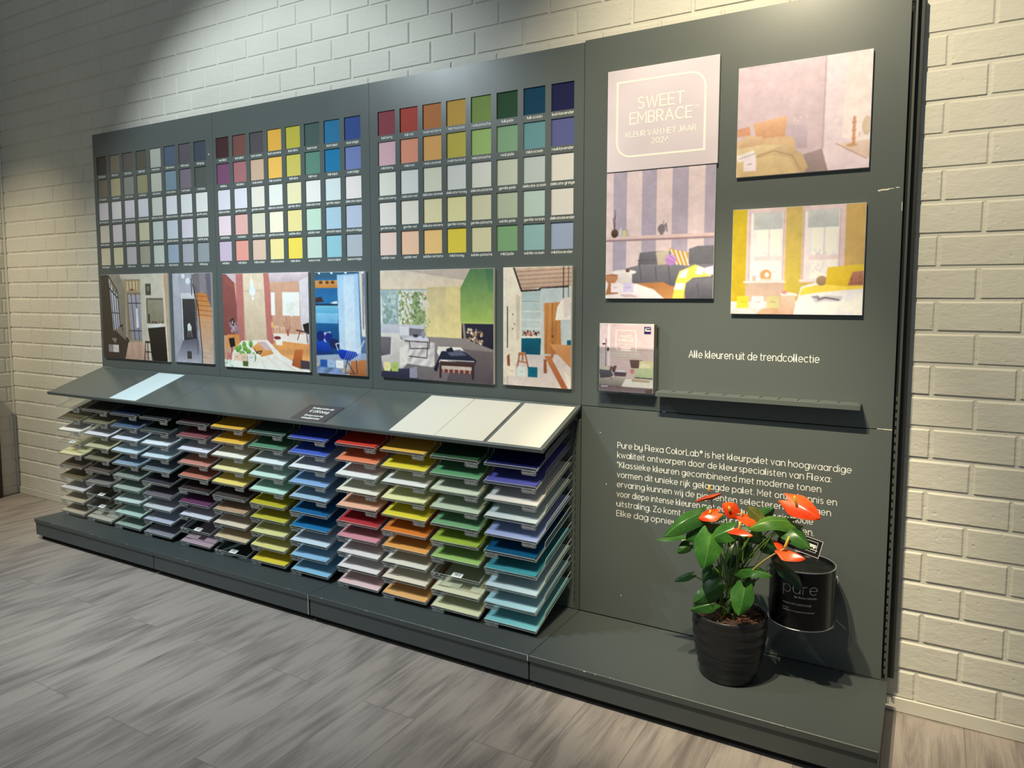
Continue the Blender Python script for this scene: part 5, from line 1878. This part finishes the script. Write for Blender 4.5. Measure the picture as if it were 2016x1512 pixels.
F = (.42, -.72, .35)      # roughly towards the viewer and up
U = (.15, -.35, .9)
LEAVES = [
    ((3.522, -.25, .632), (3.429, -.33, .563), .034, (.1, -.62, .75), .45, .25, 0),
    ((3.545, -.24, .600), (3.488, -.30, .553), .036, (.1, -.7, .65), .35, .2, 0),
    ((3.467, -.20, .529), (3.36, -.22, .510), .016, (.0, -.2, .98), .2, .1, 0),
    ((3.562, -.30, .583), (3.556, -.345, .490), .043, (.30, -.93, .12), .22, .1, 1),
    ((3.470, -.20, .508), (3.438, -.22, .480), .019, F, .3, .1, 0),
    ((3.782, -.25, .643), (3.674, -.315, .624), .031, (-.05, -.55, .82), .35, .3, 2),
    ((3.762, -.26, .633), (3.840, -.30, .588), .034, (.3, -.6, .72), .4, .25, 0),
    ((3.690, -.22, .630), (3.650, -.22, .662), .023, F, .3, .1, 3),
    ((3.684, -.20, .628), (3.724, -.20, .663), .020, F, .5, .1, 0),
    ((3.625, -.28, .607), (3.560, -.30, .568), .031, (.1, -.75, .6), .3, .15, 1),
    ((3.634, -.24, .468), (3.738, -.28, .485), .024, (.1, -.55, .8), .3, .2, 0),
    ((3.664, -.29, .436), (3.656, -.325, .362), .036, (.35, -.9, .15), .28, .1, 1),
    ((3.572, -.28, .366), (3.505, -.30, .338), .022, (.1, -.7, .65), .4, .1, 0),
    ((3.582, -.26, .420), (3.515, -.30, .362), .029, (.25, -.85, .4), .35, .1, 0),
    ((3.486, -.22, .419), (3.436, -.24, .394), .014, (.1, -.6, .75), .3, .1, 0),
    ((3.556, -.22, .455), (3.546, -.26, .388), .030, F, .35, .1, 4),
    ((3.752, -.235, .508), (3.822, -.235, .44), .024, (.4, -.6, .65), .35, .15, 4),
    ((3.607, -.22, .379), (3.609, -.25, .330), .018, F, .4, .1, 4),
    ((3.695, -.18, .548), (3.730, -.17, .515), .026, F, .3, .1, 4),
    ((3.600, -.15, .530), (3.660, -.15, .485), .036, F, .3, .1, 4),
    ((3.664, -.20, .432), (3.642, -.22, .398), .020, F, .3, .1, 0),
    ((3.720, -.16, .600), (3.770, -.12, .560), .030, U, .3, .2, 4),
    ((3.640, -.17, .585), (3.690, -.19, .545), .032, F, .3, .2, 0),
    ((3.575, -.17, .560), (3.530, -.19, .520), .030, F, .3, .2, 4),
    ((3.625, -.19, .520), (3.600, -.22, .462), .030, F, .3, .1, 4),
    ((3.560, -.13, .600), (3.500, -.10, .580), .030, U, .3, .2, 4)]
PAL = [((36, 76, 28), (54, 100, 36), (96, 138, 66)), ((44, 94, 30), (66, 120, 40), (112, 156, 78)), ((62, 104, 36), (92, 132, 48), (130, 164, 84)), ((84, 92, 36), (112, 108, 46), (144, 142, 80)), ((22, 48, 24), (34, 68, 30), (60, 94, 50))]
for i, (b, tp, w, n, fo, dr, pal) in enumerate(LEAVES):
    c0, c1, cv = PAL[pal]
    blade(b, tp, w, n, fo, dr, c0, c1, cv, wave=.5, seed=i).build('leaf', M['leaf'], t, smooth=True)
    stalk(b, .0019, M['stem'], 'leaf_stalk')
RED = ((222, 62, 20), (240, 96, 34), (246, 130, 66))
DULL = ((176, 62, 34), (206, 84, 44), (214, 110, 70))
FLOWERS = [
    ((3.550, -.20, .684), (3.491, -.22, .657), .022, (-.15, .35, .9), (3.531, -.21, .690), (3.533, -.212, .712), DULL, .45, 1),
    ((3.569, -.25, .640), (3.517, -.275, .620), .026, (.1, -.5, .85), (3.548, -.26, .632), (3.550, -.262, .648), RED, .2, 0),
    ((3.615, -.20, .630), (3.576, -.22, .660), .026, (.3, -.8, .45), (3.598, -.215, .636), (3.596, -.222, .656), RED, .1, 0),
    ((3.683, -.22, .622), (3.622, -.24, .631), .022, (.1, -.7, .7), (3.636, -.23, .628), (3.638, -.236, .650), RED, .2, 0),
    ((3.604, -.27, .606), (3.684, -.29, .598), .022, (.0, -.22, .97), (3.640, -.28, .603), (3.645, -.284, .632), RED, .3, 0),
    ((3.770, -.25, .706), (3.862, -.275, .672), .036, (.35, -.8, .45), (3.797, -.264, .694), (3.790, -.274, .728), RED, .1, 1),
    ((3.764, -.29, .572), (3.830, -.31, .562), .028, (.0, -.3, .95), (3.773, -.30, .578), (3.785, -.304, .616), RED, .5, 2),
    ((3.764, -.29, .572), (3.738, -.285, .594), .010, (.1, -.6, .75), None, None, RED, .2, 9),
    ((3.700, -.15, .606), (3.722, -.17, .620), .014, F, (3.686, -.16, .601), (3.685, -.162, .622), DULL, .2, 0)]
for i, (b, tp, w, n, s0, s1, pal, fo, st) in enumerate(FLOWERS):
    o = blade(b, tp, w, n, fo, .12, pal[0], pal[1], pal[2], lob=.6, seed=40 + i).build('spathe', M['spathe'], t, smooth=True)
    o['label'] = 'orange red flower bract'
    if s0:
        mb = MB()
        a, e_ = Vector(s0), Vector(s1)
        mb.tube([a, a.lerp(e_, .15), a.lerp(e_, .6), a.lerp(e_, .92), e_], [.002, .0042, .0040, .003, .0012], 10)
        off = ORG[t.name]
        me = mb.mesh('spadix', M['spadix'], off, True)
        link('spadix', me, o, off)
    if st != 9:
        q = Vector(s0)
        stalk((q.x, q.y + .002, q.z - .001), .0024 if st == 2 else .0017, M['stem_pale'] if st == 2 else M['stem'], 'flower_stalk')

# ------------------------------------------------------------------ paint can hung on the board behind the plant
KX, KY, KR, KZ0, KZ1 = 3.795, -.0985, .0945, .2965, .478
t = thing('paint_can', 'black paint can with thin white lettering, right of the plant', 'paint can', (KX, KY, KZ0))
mb = MB()
mb.lathe([(0, 0.003), (KR - .004, .003), (KR - .004, .0), (KR - .0005, .0), (KR, .003), (KR, KZ1 - KZ0 - .003), (KR, KZ1 - KZ0), (KR - .006, KZ1 - KZ0), (KR - .008, KZ1 - KZ0 - .007), (0, KZ1 - KZ0 - .007)], (KX, KY, KZ0), 72)
mb.build('can_body', mat('black_tin', (11, 11, 15), .24), t, smooth=False)
chrome = mat('bright_tin_rim', (196, 196, 200), .3, metal=.55)
for zz in (KZ0 + .0025, KZ1 - .001):
    mb = MB()
    mb.tube([(KX + (KR + .0006) * math.cos(a), KY + (KR + .0006) * math.sin(a), zz) for a in [2 * math.pi * i / 72 for i in range(73)]], .0016, 8, cap=False)
    mb.build('rim', chrome, t, smooth=True)
mb = MB()
for sgn in (1, -1):
    ex = KX + sgn * (KR + .001)
    mb.tube([(ex, KY - .004, .455), (ex + sgn * .004, KY - .008, .454), (ex + sgn * .008, KY - .012, .446), (ex + sgn * .007, KY - .014, .434), (ex + sgn * .003, KY - .015, .428)], .0009, 6)
    mb.tube([(ex - sgn * .001, KY - .004, .454), (ex + sgn * .003, KY - .005, .454)], .006, 12)
mb.build('handle_lug', chrome, t, smooth=True)


def oncan(x, z):
    # wraps flat lettering round the can front; angle measured from the side facing the viewer
    a = math.radians(-83) + (x - KX) / KR
    return (KX + (KR + .0006) * math.cos(a), KY + (KR + .0006) * math.sin(a), z + .0095)


mb = MB()
write(mb, 'pure', oncan, KX - .052, .402, .0235, .0017, .098)
for s, x, z, xh, w, st in (('Flexa', KX - .052, .4375, .0078, .028, .0016), ('by', KX - .018, .3895, .0042, .006, .001), ('flexa colorlab', KX - .007, .3885, .0040, .052, .0007),
                           ('muurverf extra mat', KX - .052, .366, .0048, .082, .0008), ('muur', KX - .052, .352, .0036, .018, .0007), ('zeer mat en goed afwasbaar', KX - .052, .345, .0032, .092, .0006)):
    write(mb, s, oncan, x, z, xh, st, w)
ribbon(mb, [(KX - .047, .4525), (KX - .038, .456), (KX - .032, .453), (KX - .026, .4555), (KX - .021, .452)], .0011, oncan)
mb.build('lettering', M['grey_ink'], t)
mb = MB()
mb.box(KX - .02, KX + .02, -.006, -.0002, .38, .42)
mb.build('bracket', M['steel'], t)

t = thing('shop_card', 'small black card with white border leaning on the paint can lid', 'card', (3.80, -.1, KZ1))
th = math.radians(-12)
ct, st_ = math.cos(th), math.sin(th)


def oncard(a, b, d=0.0):
    """a along the card, b up, d towards the viewer; leaning back a little"""
    x, z = a * ct - b * st_, a * st_ + b * ct
    return (3.853 + x, -.118 + z * .28 - d * .96 + .02, .5525 + z * .96 - d * .27)


cw, chh = -.128, -.0535
mb = MB()
mb.prism([(cw, chh), (0, chh), (0, 0), (cw, 0)], lambda a, b: oncard(a, b, 0), lambda a, b: oncard(a, b, .0016))
mb.build('card', mat('black_show_card', (16, 16, 18), .35), t)
mb = MB()
fn = lambda a, b: oncard(a, b, .0020)
ribbon(mb, [(cw + .001, chh + .001), (-.001, chh + .001), (-.001, -.001), (cw + .001, -.001)], .0005, fn, closed=True)
ribbon(mb, [(cw + .014, chh + .013), (-.013, chh + .013), (-.013, -.009), (cw + .014, -.009)], .0004, fn, closed=True)
write(mb, 'kamp', fn, -.042, -.0262, .0072, .0022, .026)
write(mb, 'verf en wonen', fn, -.03, -.0345, .002, .0006, .02)
for k in range(3):
    ribbon(mb, [(cw + .022 + k * .003, -.036), (cw + .028 + k * .003, -.02)], .0004, fn)
mb.build('lettering', M['white_ink'], t)
